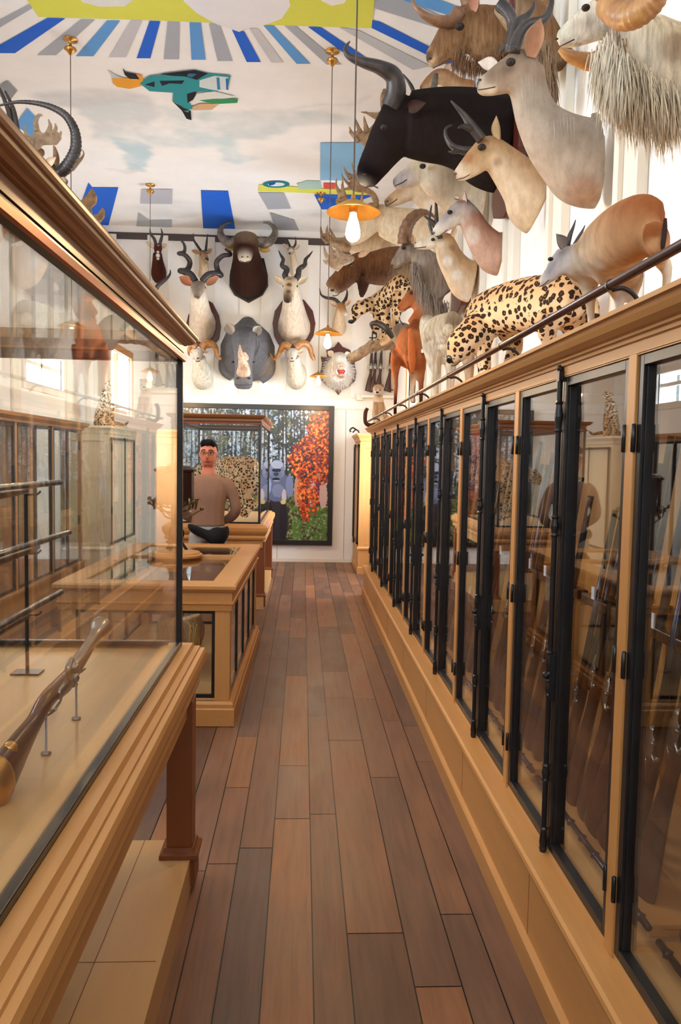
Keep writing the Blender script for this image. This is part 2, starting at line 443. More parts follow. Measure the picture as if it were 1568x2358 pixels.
B_, G_, L_ = (36, 104, 220), (172, 180, 192), (98, 162, 228)
YEL = (220, 224, 92)
st = [((125, 10), (140, 25), (-60, 145), (-60, 110), G_), ((190, 70), (262, 72), (60, 212), (-60, 212), B_), ((325, 76), (380, 77), (225, 220), (148, 220), G_), ((430, 80), (482, 81), (375, 224), (305, 224), L_),
      ((525, 80), (570, 81), (505, 228), (437, 228), (200, 202, 210)), ((600, 82), (643, 83), (603, 232), (548, 232), B_), ((672, 85), (720, 86), (718, 236), (657, 236), G_), ((760, 88), (805, 89), (825, 238), (768, 238), L_),
      ((838, 92), (880, 93), (933, 243), (873, 243), G_), ((927, 110), (980, 125), (1046, 247), (990, 247), B_), ((1000, 112), (1035, 113), (1137, 249), (1088, 249), (204, 208, 214)), ((1055, 98), (1095, 99), (1245, 254), (1190, 254), L_),
      ((1140, 100), (1185, 101), (1370, 257), (1310, 257), G_), ((1235, 105), (1285, 106), (1478, 235), (1400, 225), B_)]
for a, b_, c_, d_, col in st: cpaint([a, b_, c_, d_], col)
cpaint([(0, 122), (90, 135), (420, 300), (340, 318)], (196, 202, 210), AK)
cpaint([(150, 90), (185, 95), (560, 285), (540, 315), (150, 125)], B_, AK)
cpaint([(165, 0), (290, -10), (700, 160), (640, 185), (165, 35)], G_, AK)
cpaint([(280, -20), (420, -20), (760, 90), (720, 130), (300, 0)], L_, AK)
cpaint([(20, -180), (110, 0), (155, 65), (600, 78), (1100, 98), (1490, 110), (1502, 0), (1520, -180)], YEL)
cpaint([(560, -180), (700, -60), (740, 5), (790, 50), (870, 95), (960, 125), (985, 112), (1060, 98), (1130, 72), (1165, 20), (1150, -40), (1240, -180)], (236, 238, 244))
cpaint([(280, -60), (330, 5), (400, 24), (500, 22), (525, 5), (600, -60)], (226, 230, 226))
cpaint([(1290, 0), (1330, 20), (1380, 10), (1400, -20), (1290, -20)], (240, 240, 240))
cpaint([(355, 730), (370, 750), (475, 750), (440, 908), (350, 908), (330, 800)], B_)
cpaint([(568, 757), (692, 757), (690, 817), (563, 815)], (186, 190, 204)); cpaint([(555, 850), (600, 882), (690, 880), (688, 910), (548, 908)], (178, 184, 190))
cpaint([(806, 762), (915, 764), (943, 916), (815, 914)], B_)
cpaint([(1035, 770), (1140, 772), (1168, 835), (1075, 838)], G_); cpaint([(1082, 850), (1180, 880), (1200, 922), (1105, 920)], (160, 166, 174))
cpaint([(1285, 570), (1470, 570), (1470, 725), (1285, 720)], (138, 190, 230))
cpaint([(1040, 738), (1470, 765), (1470, 780), (1035, 765)], YEL)
cpaint([(1260, 778), (1500, 782), (1350, 838), (1290, 838)], B_)
cpaint([(1190, 733), (1215, 730), (1225, 722), (1285, 724), (1290, 755), (1200, 757)], (170, 204, 196)); cpaint([(1298, 732), (1345, 733), (1345, 754), (1298, 753)], (222, 84, 74))
cpaint([(1108+54*math.cos(t*PI/10), 737+14*math.sin(t*PI/10)) for t in range(20)], (30, 130, 140)); cpaint([(1108+34*math.cos(t*PI/8), 737+8*math.sin(t*PI/8)) for t in range(16)], (220, 232, 238)); cpaint([(1075, 730), (1110, 726), (1100, 738), (1080, 742)], (40, 84, 160))
cpaint([(110, 430), (155, 480), (130, 545), (60, 500)], L_); cpaint([(0, 340), (30, 320), (70, 360), (40, 400), (-10, 380)], (150, 154, 160))
tag(obj('ceiling_mural', bm, 'paint'), 'painted ceiling mural of blue and grey rays around a yellow panel', 'mural')
bm = bmesh.new(); cl = bm.loops.layers.float_color.new('Col')
cpaint([(430, 275), (470, 300), (500, 310), (455, 312)], (196, 206, 210))
cpaint([(450, 310), (575, 308), (572, 340), (520, 353), (470, 345), (452, 330)], (236, 168, 56)); cpaint([(535, 293), (572, 296), (568, 308), (545, 308)], (236, 150, 50))
cpaint([(492, 268), (505, 285), (545, 292), (560, 314), (520, 312), (500, 296)], (30, 30, 40))
cpaint([(560, 330), (600, 300), (690, 290), (780, 276), (830, 290), (925, 298), (915, 345), (860, 362), (775, 365), (750, 380), (760, 405), (775, 435), (745, 432), (692, 402), (695, 368), (600, 362)], (44, 150, 160))
cpaint([(800, 318), (860, 300), (915, 305), (910, 355), (860, 358), (800, 345)], (214, 228, 232)); cpaint([(790, 372), (860, 362), (950, 385), (850, 398), (770, 405)], (226, 232, 230))
cpaint([(640, 292), (780, 276), (835, 290), (790, 316), (740, 302), (690, 300)], (20, 26, 44)); cpaint([(580, 335), (620, 322), (620, 345)], (20, 26, 44)); cpaint([(640, 320), (740, 318), (730, 332), (680, 330), (650, 340)], (20, 26, 44))
cpaint([(755, 290), (790, 292), (770, 306), (750, 302)], (50, 110, 150)); cpaint([(868, 306), (880, 306), (884, 355), (872, 355)], (60, 140, 190)); cpaint([(905, 310), (914, 310), (916, 356), (908, 356)], (50, 110, 190))
cpaint([(750, 372), (790, 362), (775, 395), (752, 408)], (20, 24, 34)); cpaint([(690, 400), (740, 432), (765, 440), (768, 478), (748, 472), (730, 440)], (16, 18, 26))
cpaint([(800, 398), (860, 392), (955, 392), (952, 408), (880, 412), (830, 406)], (52, 150, 96)); cpaint([(770, 425), (800, 412), (880, 412), (850, 436), (775, 438)], (216, 180, 140)); cpaint([(735, 440), (760, 438), (755, 446)], (40, 170, 160))
tag(obj('mural_figure', bm, 'paint'), 'teal bird like figure with an orange tail painted on the ceiling', 'mural')
# ---------------------------------------------------------------- gun cabinets on the right
XF = .82
SY = [-.19, .86, 1.91, 2.95, 4.0, 5.05, 6.1, 7.15, 8.2, 9.25]
ZT, ZB = 1.884, .37
bm = bmesh.new()
extr_y(bm, [(XR-.002, 0), (.73, 0), (.73, .083), (.737, .09), (.75, .093), (.75, .31), (.744, .318), (.738, .322), (.73, .33), (.727, .34), (.73, .352), (.74, .357), (XR-.002, .357)], -.25, 9.27)
t = thing('cabinet_plinth', 'long honey oak plinth with moulded ledge under the glazed gun cabinets', 'plinth', (1.08, 4.5, 0))
obj('plinth_body', bm, 'oak_y', t)
y = .3
while y < 9.2: obj('panel_joint', nb((.7492, .7502, y, y+.003, .094, .31)), 'oak_leg', t); y += 1.05
t = thing('cabinet_cornice', 'long honey oak cornice and top board running above the glazed gun cabinets', 'cornice', (1.08, 4.5, ZT))
bm = bmesh.new()
zc0 = 1.917
extr_y(bm, [(XR-.002, zc0-.028), (XF-.012, zc0-.028), (XF-.012, zc0), (XF-.020, zc0+.002), (XF-.022, zc0+.011), (XF-.032, zc0+.013), (XF-.034, zc0+.019),
            (XF-.045, zc0+.022), (XF-.062, zc0+.032), (XF-.072, zc0+.045), (XF-.078, zc0+.056), (XF-.088, zc0+.057), (XF-.090, zc0+.067), (XR-.002, zc0+.067)], -.25, 9.30)
obj('cornice_moulding', bm, 'oak_y', t)
ZTOP = zc0+.067
# rail above the cornice
t = thing('guard_rail', 'brown steel guard rail on curved iron brackets along the cabinet cornice', 'rail', (.74, 4.5, ZTOP))
bm = bmesh.new(); tube(bm, [(.738, -.2, 2.052, .0115), (.738, 9.25, 2.052, .0115)], k=1, seg=14); obj('rail_tube', bm, 'railsteel', t, smooth=True)
bm0 = bmesh.new(); tube(bm0, [(.742, 0, 2.040, .006), (.77, 0, 2.044, .006), (.80, 0, 2.025, .006), (.82, 0, 1.985, .007)], k=5, seg=8); lathe(bm0, [(.0135, -.006), (.0135, .006)], (.738, 0, 2.052), 14, 'Y')
br = obj('rail_bracket', bm0, 'iron', t, smooth=True, world=False); br.location = V((0, SY[1], 0))-V(t.location); br.location.z = -ZTOP; br.location.x = -.74
for yy in SY[2:]:
    for q in ((0,) if yy > 9 else (0, )):
        c = br.copy(); link(c); c.location.y = yy-4.5-.02
# one cabinet bay with two glazed iron doors
def bay(y0, y1, label):
    t = thing('gun_cabinet', label, 'display cabinet', ((XF+XR)/2, (y0+y1)/2, ZB-.013), 'glazed oak gun cabinets in a row on the plinth')
    z0 = .357
    hs = .024
    obj('stile', nb((XF-.012, XF+.035, y1-hs, y1+hs-.001, z0, zc0-.028)), 'oak_z', t, bevel=.002)
    obj('stile', nb((XF-.0119, XF+.035, y0+.0, y0+hs, z0, zc0-.028)), 'oak_z', t, bevel=.002)
    obj('back_panel', nb((XR-.025, XR-.004, y0, y1-.001, z0, zc0-.028)), 'oak_back', t)
    obj('base_board', nb((XF-.005, XR-.026, y0+hs, y1-hs, z0, z0+.012)), 'oak_pale', t)
    obj('top_board', nb((XF-.01, XR-.026, y0+hs, y1-hs, ZT+.001, zc0-.029)), 'oak_y', t)
    a, b = y0+hs+.004, y1-hs-.004; m = (a+b)/2
    for k, (p, q) in enumerate(((a, m-.002), (m+.002, b))):
        w = .026; x0, x1 = XF-.006, XF+.024
        bm = nb((x0, x1, p, p+w, ZB, ZT), (x0, x1, q-w, q, ZB, ZT), (x0, x1, p+w, q-w, ZB, ZB+w), (x0, x1, p+w, q-w, ZT-w, ZT))
        box(bm, x0+.008, x1+.014, p+w, p+w+.005, ZB+w, ZT-w); box(bm, x0+.008, x1+.014, q-w-.005, q-w, ZB+w, ZT-w)
        d = obj('door', bm, 'iron', t, bevel=.0015)
        obj('glass_pane', nb((XF+.010, XF+.014, p+w-.002, q-w+.002, ZB+w-.002, ZT-w+.002)), 'glass', d)
        hy = p if k == 0 else q
        for hz in (ZB+.17, ZB+.75, ZT-.20):
            bm = bmesh.new(); lathe(bm, [(.003, -.035), (.006, -.033), (.006, .033), (.003, .035)], (XF-.014, hy, hz), 10); obj('hinge', bm, 'iron', d, smooth=True)
        if k == 0:
            x = XF-.020; yy = m
            bm = bmesh.new(); lathe(bm, [(.0085, 0), (.0085, ZT-ZB+.03)], (x, yy, ZB-.005), 14)
            for zz, h in ((ZT-.12, .05), (1.42, .035), (.98, .04), (.90, .03), (.62, .03), (ZB+.02, .05)):
                lathe(bm, [(.009, -h), (.0125, -h+.006), (.010, -h+.013), (.013, 0), (.010, h-.013), (.0125, h-.006), (.009, h)], (x, yy, zz), 14)
            ball(bm, (x, yy, ZB-.002), .013); ball(bm, (x, yy, ZT+.03), .012)
            box(bm, x-.008, x+.016, yy-.014, yy+.014, ZT-.01, ZT+.022); box(bm, x-.004, x+.018, yy-.016, yy+.016, .86, 1.01)
            ball(bm, (x-.012, yy, .94), .012)
            obj('bolt_rod', bm, 'iron', d, smooth=False)
    return t
ords = ['cut by the right edge', 'first full one from right', 'second full one from right', 'third full one from right', 'fourth from the far end', 'third from the far end', 'second from the far end', 'last at the far end']
for i in range(1, 9):
    last_bay = bay(SY[i], SY[i+1], 'oak gun cabinet with twin iron glass doors, ' + ords[i-1])
obj('end_panel', nb((XF, XR-.004, SY[-1]+.0245, SY[-1]+.045, .357, zc0-.028)), 'oak_z', last_bay)
# racks and rifles
def rifle(label, parent_loc, style=0):
    L = 1.18
    t = thing('rifle', label, 'rifle', parent_loc)
    # local: butt at z=0, muzzle at z=L, along local z ; lock faces -x
    bm = bmesh.new()
    tube(bm, [(.0, .035, .0, .016, .058), (0, .03, .03, .019, .056), (0, .02, .18, .018, .036), (0, .006, .30, .016, .021), (0, 0, .36, .017, .022), (0, -.002, .50, .017, .026), (0, 0, .58, .014, .018), (0, 0, .66, .011, .013)], k=4, seg=12, side=(0, 1, 0))
    obj('stock', bm, 'walnut', t, smooth=True, world=False)
    bm = bmesh.new()
    if style == 0:
        lathe(bm, [(.015, .44), (.0125, .7), (.010, L-.02), (.011, L), (.006, L)], (0, -.010, 0), 12)
    else:
        for s in (-.011, .011): lathe(bm, [(.0115, .44), (.010, .7), (.0085, L), (.004, L)], (s, -.012, 0), 12)
    ball(bm, (0, -.024, L-.02), .004, 1)
    obj('barrel', bm, 'blued', t, smooth=True, world=False)
    bm = bmesh.new(); tube(bm, [(-.018, .0, .38, .004, .018), (-.020, 0, .42, .006, .024), (-.018, 0, .48, .003, .012)], k=3, seg=8, side=(0, 1, 0))
    tube(bm, [(-.020, -.018, .40, .005), (-.022, -.040, .385, .006), (-.02, -.046, .40, .004)], k=3, seg=8); ball(bm, (-.022, -.02, .43), .008, 1)
    obj('lock', bm, 'steel', t, smooth=True, world=False)
    bm = bmesh.new(); tube(bm, [(0, .018, .46, .003), (0, .045, .44, .003), (0, .050, .40, .003), (0, .04, .365, .003), (0, .02, .35, .003)], k=4, seg=8); tube(bm, [(0, .02, .41, .002), (0, .034, .405, .002)], k=2, seg=6)
    obj('trigger_guard', bm, 'steel', t, smooth=True, world=False)
    return t
R0 = rifle('x', (0, 0, 0), 0); R1 = rifle('x', (0, 0, 0), 1)
first = {0: True, 1: True}
rr = random.Random(11)
near_names = ['far left', 'left', 'left of the middle', 'middle', 'right of the middle', 'right', 'far right']
for bi in range(1, 9):
    y0, y1 = SY[bi], SY[bi+1]; w = y1-y0
    # rack for this bay: padded rail, butt rest
    t = thing('gun_rack', 'gun rack inside cabinet bay ' + ords[bi-1], 'rack', (1.1, (y0+y1)/2, .369), 'gun racks inside the cabinets')
    obj('barrel_rail', nb((1.075, 1.125, y0+.03, y1-.03, 1.09, 1.125)), 'walnut', t, bevel=.004)
    obj('support', nb((1.105, 1.40, y0+.06, y0+.10, 1.06, 1.09), (1.105, 1.40, y1-.10, y1-.06, 1.06, 1.09), (1.38, 1.404, y0+.06, y0+.10, .37, 1.09), (1.38, 1.404, y1-.10, y1-.06, .37, 1.09)), 'oak_z', t)
    bm = bmesh.new(); tube(bm, [(.93, y0+.03, .40, .010), (.93, y1-.03, .40, .010)], k=1, seg=10)
    for k in range(9):
        yy = y0+.08+k*(w-.16)/8; ball(bm, (.93, yy, .40), .016, 1)
    obj('butt_bar', bm, 'blued', t, smooth=True)
    obj('butt_rest', nb((.935, 1.10, y0+.035, y1-.035, .370, .405)), 'oak_y', t, bevel=.003)
    n = 7 if bi < 7 else 5
    for k in range(n):
        st_ = 1 if rr.random() < .35 else 0
        src = R1 if st_ else R0
        o = src if first[st_] else copy_tree(src)
        first[st_] = False
        yy = y0+.12+(w-.24)*(k+.5*rr.random()*.6)/(n-1+.3)
        hz = rr.uniform(.88, 1.14)
        o.location = (.985, yy, .407); o.rotation_euler = (rr.uniform(-.03, .02), .150, rr.uniform(-.15, .15)); o.scale = (1.2, 1.2, hz)
        nm = near_names[k] if n == 7 else near_names[k+1]
        o['label'] = '%s long gun, %s in cabinet bay %s' % ('double barrelled' if st_ else 'single barrelled', nm, ords[bi-1])
        o['group'] = 'antique long guns leaning in the cabinets'
        if bi < 5 and k % 2 == 0:
            c = recenter(obj('label_card', nb((1.055, 1.060, yy-.055, yy-.028, 1.13, 1.175)), 'card'))
            tag(c, 'white card by the %s gun, cabinet bay %s' % (nm, ords[bi-1]), 'card', 'white cards on the gun rails')
# far pier cabinet, right
def pier(x0, x1, y0, y1, zt, label, door_side, mat_a='oak_z', zb=.38):
    t = thing('pier_cabinet', label, 'cabinet', ((x0+x1)/2, (y0+y1)/2, 0))
    bm = nb((x0, x1, y0, y1, 0, zb)); rect_sweep(bm, [(0, zb-.04), (.02, zb-.03), (.02, zb-.01), (0, zb+.01)], x0, x1, y0, y1); rect_sweep(bm, [(0, 0), (.012, 0), (.012, .09), (0, .1)], x0, x1, y0, y1); obj('base', bm, mat_a, t)
    bm = nb((x0+.02, x1-.02, y0+.03, y1, zb, zt-.12))
    for a, b in ((x0, x0+.07), (x1-.07, x1)): box(bm, a, b, y0+.012, y0+.03, zb, zt-.12)
    box(bm, x0+.07, x1-.07, y0+.012, y0+.03, zt-.2, zt-.12); box(bm, x0+.07, x1-.07, y0+.012, y0+.03, zb, zb+.06)
    obj('carcass', bm, mat_a, t, bevel=.002)
    bm = nb((x0+.01, x1-.01, y0+.01, y1-.002, zt-.12, zt)); rect_sweep(bm, [(0, zt-.11), (.012, zt-.1), (.02, zt-.07), (.045, zt-.03), (.055, zt-.028), (.055, zt), (0, zt)], x0+.01, x1-.01, y0+.01, y1-.06); obj('crown', bm, mat_a, t)
    s = x0 if door_side < 0 else x1
    a, b = sorted((s, s+.02*door_side)); w = .03
    bm = nb((a, b, y0+.1, y0+.1+w, zb+.03, zt-.15), (a, b, y1-.1-w, y1-.1, zb+.03, zt-.15), (a, b, y0+.1, y1-.1, zb+.03, zb+.06), (a, b, y0+.1, y1-.1, zt-.18, zt-.15))
    lathe(bm, [(.01, zb), (.01, zt-.14)], (s+.03*door_side, (y0+y1)/2, 0), 10)
    d = obj('door', bm, 'iron', t)
    return t
pier(.80, 1.37, 10.95, 12.12, 1.98, 'narrow oak cabinet pier at the far right corner beside the framed photograph', -1)
M['cream'] = wood('oak with painted daylight', (236, 222, 192), 'Z', .5, .06)  # oak paled so the window light sits in its colour
pier(-3.14, -2.56, 10.5, 12.12, 2.0, 'pale, daylight painted cabinet pier at the far left wall under the sitting leopard', 1, 'cream')
# left hand gun cabinet run (mirror of the right one, seen through and reflected in the glass)
t = thing('glazed_wall_cabinet', 'low oak wall cabinet with iron framed glass doors along the left wall', 'display cabinet', (-2.9, 5.6, 0))
bm = nb((XL+.004, -2.58, 3.0, 9.4, 0, .36), (XL+.004, XL+.03, 3.0, 9.4, .36, 1.9)); rect_sweep(bm, [(0, .33), (.02, .34), (.02, .36), (0, .36)], XL+.03, -2.58, 3.03, 9.38)
for i in range(7): y = 3.03+i*1.05; box(bm, -2.64, -2.60, y, y+.05, .36, 1.9)
obj('carcass', bm, 'oak_y', t)
bm = nb((XL+.004, -2.58, 3.0, 9.4, 1.9, 1.96)); rect_sweep(bm, [(0, 1.92), (.05, 1.95), (.06, 1.98), (0, 1.98)], XL+.07, -2.58, 3.03, 9.38); obj('crown', bm, 'oak_y', t)
for i in range(6):
    y = 3.03+i*1.05+.05
    for p, q in ((y, y+.49), (y+.5, y+.99)):
        d = obj('door', nb((-2.62, -2.60, p, p+.025, .37, 1.89), (-2.62, -2.60, q-.025, q, .37, 1.89), (-2.62, -2.60, p, q, .37, .395), (-2.62, -2.60, p, q, 1.865, 1.89)), 'iron', t)
        obj('glass_pane', nb((-2.612, -2.608, p+.02, q-.02, .39, 1.87)), 'glass', d)
# ---------------------------------------------------------------- standing glass cases
def showcase(y0, y1, label):
    xa, xb = -1.43, -.39       # outer leg lines
    t = thing('glass_showcase', label, 'display case', ((xa+xb)/2, (y0+y1)/2, 0))
    obj('platform', nb((xa-.004, xb-.004, y0+.02, y1-.02, 0, .132)), 'oak_pale', t, bevel=.003)
    bm = bmesh.new(); 
    for yy in (y0+.75, y0+1.45): box(bm, xa+.01, xb-.02, yy, yy+.003, .1321, .1326)
    box(bm, xb-.20, xb-.197, y0+.02, y1-.02, .1321, .1326)
    obj('platform_joint', bm, 'oak_leg', t)
    for lx in (xa, xb-.094):
        for ly in (y0+.06, y1-.154):
            lg = obj('leg', nb((lx, lx+.094, ly, ly+.094, .14, .72)), 'oak_leg', t, bevel=.002)
            e = .012; bm = nb((lx-e, lx+.094+e, ly-e, ly+.094+e, .028, .138)); rect_sweep(bm, [(0, .13), (.022, .132), (.022, .148), (.010, .156), (.006, .17), (0, .17)], lx-.001, lx+.095, ly-.001, ly+.095)
            f_ = obj('foot', bm, 'oak_leg', lg)
            obj('glide', nb((lx+.02, lx+.074, ly+.02, ly+.074, 0.0, .028)), 'iron', lg)
    ax0, ax1, ay0, ay1 = xa+.02, xb-.02, y0+.045, y1-.045
    bm = bmesh.new(); rect_sweep(bm, [(0, .66), (0, .885), (-.03, .885), (-.03, .66)], ax0, ax1, ay0, ay1); obj('apron', bm, 'oak_y', t)
    bm = bmesh.new()
    rect_sweep(bm, [(0, .74), (.012, .742), (.026, .75), (.030, .77), (.022, .79), (.028, .80), (.040, .815), (.050, .84), (.050, .874), (.044, .886), (.030, .890), (.028, .897), (.010, .900), (.004, .914), (-.03, .914), (-.03, .76)], ax0, ax1, ay0, ay1)
    obj('base_moulding', bm, 'oak_y', t)
    obj('deck', nb((ax0+.03, ax1-.03, ay0+.03, ay1-.03, .87, .905)), 'oak_pale', t)
    gx0, gx1, gy0, gy1 = xa+.05, xb-.05, y0+.075, y1-.075
    bm = bmesh.new(); w = .024; z0, z1 = .914, 1.995
    for x in (gx0, gx1-w):
        for y in (gy0, gy1-w): box(bm, x, x+w, y, y+w, z0, z1)
    for y in (gy0, gy1-w):
        box(bm, gx0+w, gx1-w, y, y+w, z0, z0+.018); box(bm, gx0+w, gx1-w, y, y+w, z1-.03, z1)
    for x in (gx0, gx1-w):
        box(bm, x, x+w, gy0+w, gy1-w, z0, z0+.018); box(bm, x, x+w, gy0+w, gy1-w, z1-.03, z1)
    obj('iron_frame', bm, 'iron', t, bevel=.003)
    bm = bmesh.new(); rect_sweep(bm, [(.002, 1.962), (.008, 1.966), (.010, 1.980), (.002, 1.986)], gx0, gx1, gy0, gy1); obj('copper_reflection', bm, plain('painted copper reflection', (176, 112, 78), .3, .8), t)  # strip coloured as the copper reflection on the metal top rail
    zc_ = 1.96
    for nm, b in (('side', (gx1-.014, gx1-.010, gy0+w, gy1-w, z0+.016, z1-.028)), ('side', (gx0+.010, gx0+.014, gy0+w, gy1-w, z0+.016, z1-.028)), ('end', (gx0+w, gx1-w, gy0+.010, gy0+.014, z0+.016, z1-.028)), ('end', (gx0+w, gx1-w, gy1-.014, gy1-.010, z0+.016, z1-.028))):
        obj('glass_pane', nb(b), 'glass', t)
    bm = bmesh.new(); rect_sweep(bm, [(-.04, 1.996), (.002, 1.996), (.003, 2.020), (.010, 2.022), (.012, 2.025), (.020, 2.026), (.028, 2.029), (.034, 2.033), (.038, 2.038), (.040, 2.044), (.044, 2.046), (.047, 2.051), (.048, 2.057), (.046, 2.062), (.041, 2.065), (-.04, 2.066)], gx0, gx1, gy0, gy1)
    obj('crown', bm, 'oak_dark', t)
    obj('glass_top', nb((gx0+.03, gx1-.03, gy0+.03, gy1-.03, 2.0, 2.005)), 'glass', t)
    return t
showcase(.78, 2.99, 'large near glass case on red brown legs holding a blunderbuss, cut by the left edge')
showcase(8.24, 10.50, 'far glass case on oak legs holding a walking leopard, before the framed photograph')
# ---------------------------------------------------------------- flat glass-topped table case
t = thing('table_showcase', 'low oak table case with glass top and sides in the middle of the room', 'display case', (-.905, 5.73, 0), rz=math.radians(-.8))
x0, x1, y0, y1 = -1.43, -.385, 4.64, 6.82
R_ = Matrix.Translation((-.905, 5.73, 0)) @ Matrix.Rotation(math.radians(-.8), 4, 'Z') @ Matrix.Translation((.905, -5.73, 0))
def tob(name, bm, mat, par=t, **k):
    bm.transform(R_); return obj(name, bm, mat, par, **k)
bm = bmesh.new(); box(bm, x0, x1, y0, y1, 0.004, .14); rect_sweep(bm, [(0, .004), (.012, .004), (.012, .105), (.004, .112), (.004, .135), (-.01, .15), (-.02, .15), (-.02, .004)], x0, x1, y0, y1); tob('base', bm, 'oak_y')
e = .02
for x in (x0+e, x1-e-.09):
    for y in (y0+e, y1-e-.09): tob('corner_post', nb((x, x+.09, y, y+.09, .15, .74)), 'oak_z', bevel=.002)
bm = bmesh.new(); rect_sweep(bm, [(-.02, .70), (0-.012, .70), (-.008, .735), (.0, .742), (.0, .75), (-.008, .752), (-.008, .815), (-.04, .815), (-.04, .70)], x0, x1, y0, y1); tob('frieze', bm, 'oak_y')
bm = bmesh.new(); rect_sweep(bm, [(-.02, .812), (.002, .814), (.012, .826), (.018, .834), (.018, .852), (.008, .862), (-.135, .862), (-.14, .855), (-.14, .812)], x0, x1, y0, y1)
for yy in ((y0+y1)/2+.25,): box(bm, x0+.13, x1-.13, yy-.05, yy+.05, .82, .866)
tob('top_frame', bm, 'oak_x')
tob('glass_top', nb((x0+.13, x1-.13, y0+.13, y1-.13, .848, .853)), 'glass')
tob('deck', nb((x0+.03, x1-.03, y0+.03, y1-.03, .15, .165)), 'oak_pale')
def iron_pane(a, b, c, axis):
    w = .02
    bm = bmesh.new()
    def bx(u0, u1, z0, z1, th=(0, .02)):
        if axis == 'Y': box(bm, u0, u1, c+th[0], c+th[1], z0, z1)
        else: box(bm, c-th[1], c-th[0], u0, u1, z0, z1)
    bx(a, a+w, .165, .70); bx(b-w, b, .165, .70); bx(a+w, b-w, .165, .185); bx(a+w, b-w, .68, .70)
    d = tob('iron_frame', bm, 'iron')
    bm = bmesh.new()
    if axis == 'Y': box(bm, a+w, b-w, c+.008, c+.012, .185, .68)
    else: box(bm, c-.012, c-.008, a+w, b-w, .185, .68)
    tob('glass_pane', bm, 'glass', d)
iron_pane(x0+e+.09, x1-e-.09, y0+e+.01, 'Y'); iron_pane(x0+e+.09, x1-e-.09, y1-e-.03, 'Y')
for k in range(4):
    a = y0+e+.10+k*.495; iron_pane(a, a+.475, x1-e-.008, 'X'); iron_pane(a, a+.475, x0+e+.03, 'X')
for k in range(3):
    a = y0+e+.10+(k+1)*.495-.02
    tob('side_post', nb((x1-e-.035, x1-e-.006, a, a+.02, .15, .71)), 'oak_z'); tob('side_post', nb((x0+e+.006, x0+e+.035, a, a+.02, .15, .71)), 'oak_z')
# ---------------------------------------------------------------- lamps
def lamp(x, y, label):
    zb = 1.62+1.03
    t = thing('pendant_lamp', label, 'lamp', (x, y, ZC-.002), 'brass pendant lamps on long cords')
    bm = bmesh.new(); lathe(bm, [(.012, 0), (.06, -.004), (.06, -.01), (.012, -.014), (.012, -.06), (.045, -.072), (.052, -.085), (.03, -.10), (.012, -.125), (.004, -.135)], (x, y, ZC-.002), 20); obj('ceiling_rose', bm, 'brass', t, smooth=True)
    bm = bmesh.new(); lathe(bm, [(.0035, ZC-.13), (.0035, zb+.11)], (x, y, 0), 8); obj('cord', bm, 'rod', t)
    bm = bmesh.new(); lathe(bm, [(.004, .125), (.010, .12), (.012, .100), (.03, .092), (.117, .045), (.119, .047), (.03, .097), (.013, .104)], (x, y, zb), 32); obj('lamp_shade', bm, 'brass', t, smooth=True)
    bm = bmesh.new(); lathe(bm, [(.018, .095), (.020, .05), (.017, .045)], (x, y, zb), 16); obj('bulb_holder', bm, 'brass', t, smooth=True)
    bm = bmesh.new(); lathe(bm, [(.014, .045), (.016, .03), (.024, .005), (.031, -.025), (.033, -.045), (.029, -.062), (.018, -.074), (.004, -.079)], (x, y, zb), 20); obj('bulb', bm, 'bulb', t, smooth=True)
    ld = bpy.data.lights.new('bulb_light', 'POINT'); ld.energy = 16; ld.color = (1, .66, .32); ld.shadow_soft_size = .04
    lo = bpy.data.objects.new('bulb_light', ld); link(lo); lo.parent = t; lo.location = (0, 0, zb-.12-(ZC-.002)); 
LAMPS = [(.205, 3.5, 'nearest brass pendant lamp with glowing bulb in front of the trophies'), (.2, 6.85, 'second brass pendant lamp in the right row, over the aisle near the boar'), (.19, 10.4, 'farthest brass pendant lamp of the right row, washed out by daylight'),
         (-1.98, 6.85, 'brass pendant lamp of the left row, bulb seen through the near glass case'), (-1.99, 10.32, 'farthest pendant lamp of the left row, hanging before the far wall trophies')]
for l in LAMPS: lamp(*l)
# ---------------------------------------------------------------- framed photograph
fx0, fx1, fz0, fz1 = -1.93, .475, .27, 2.43
t = thing('framed_photograph', 'huge black framed forest photograph with a gorilla and red autumn leaves on the far wall', 'picture', ((fx0+fx1)/2, YB, fz0))
bm = bmesh.new()
for b in ((fx0, fx0+.075, fz0, fz1), (fx1-.075, fx1, fz0, fz1), (fx0+.075, fx1-.075, fz0, fz0+.075), (fx0+.075, fx1-.075, fz1-.075, fz1)): box(bm, b[0], b[1], YB-.07, YB-.017, b[2], b[3])
obj('frame', bm, 'black_frame', t, bevel=.004)
nx, nz = 300, 270
U, W_ = np.meshgrid(np.linspace(fx0+.06, fx1-.06, nx), np.linspace(fz0+.06, fz1-.06, nz), indexing='ij')
PX = 697+ (U)*1800/12.13; PY = 1055-(W_-1.62)*1800/12.13
PX, PY = PX+.015*(PY-1055)*-1, PY+.015*(PX-697)
rs = np.random.RandomState(4)
def fnoise(sx, sy, seed, o=3):
    r = np.zeros((nx, nz)); amp = 1; rg = np.random.RandomState(seed)
    for k in range(o):
        gx_, gz_ = int(max(2, (fx1-fx0)*sx*2**k)), int(max(2, (fz1-fz0)*sy*2**k))
        g = rg.rand(gx_+1, gz_+1)
        a = np.linspace(0, gx_-1e-6, nx); b = np.linspace(0, gz_-1e-6, nz)
        ia, ib = a.astype(int), b.astype(int); fa, fb = (a-ia)[:, None], (b-ib)[None]
        r += amp*((g[ia][:, ib]*(1-fa)+g[ia+1][:, ib]*fa)*(1-fb)+(g[ia][:, ib+1]*(1-fa)+g[ia+1][:, ib+1]*fa)*fb); amp *= .6
    return r/sum(.6**k for k in range(o))
C_ = lambda c: np.array(lin(c))
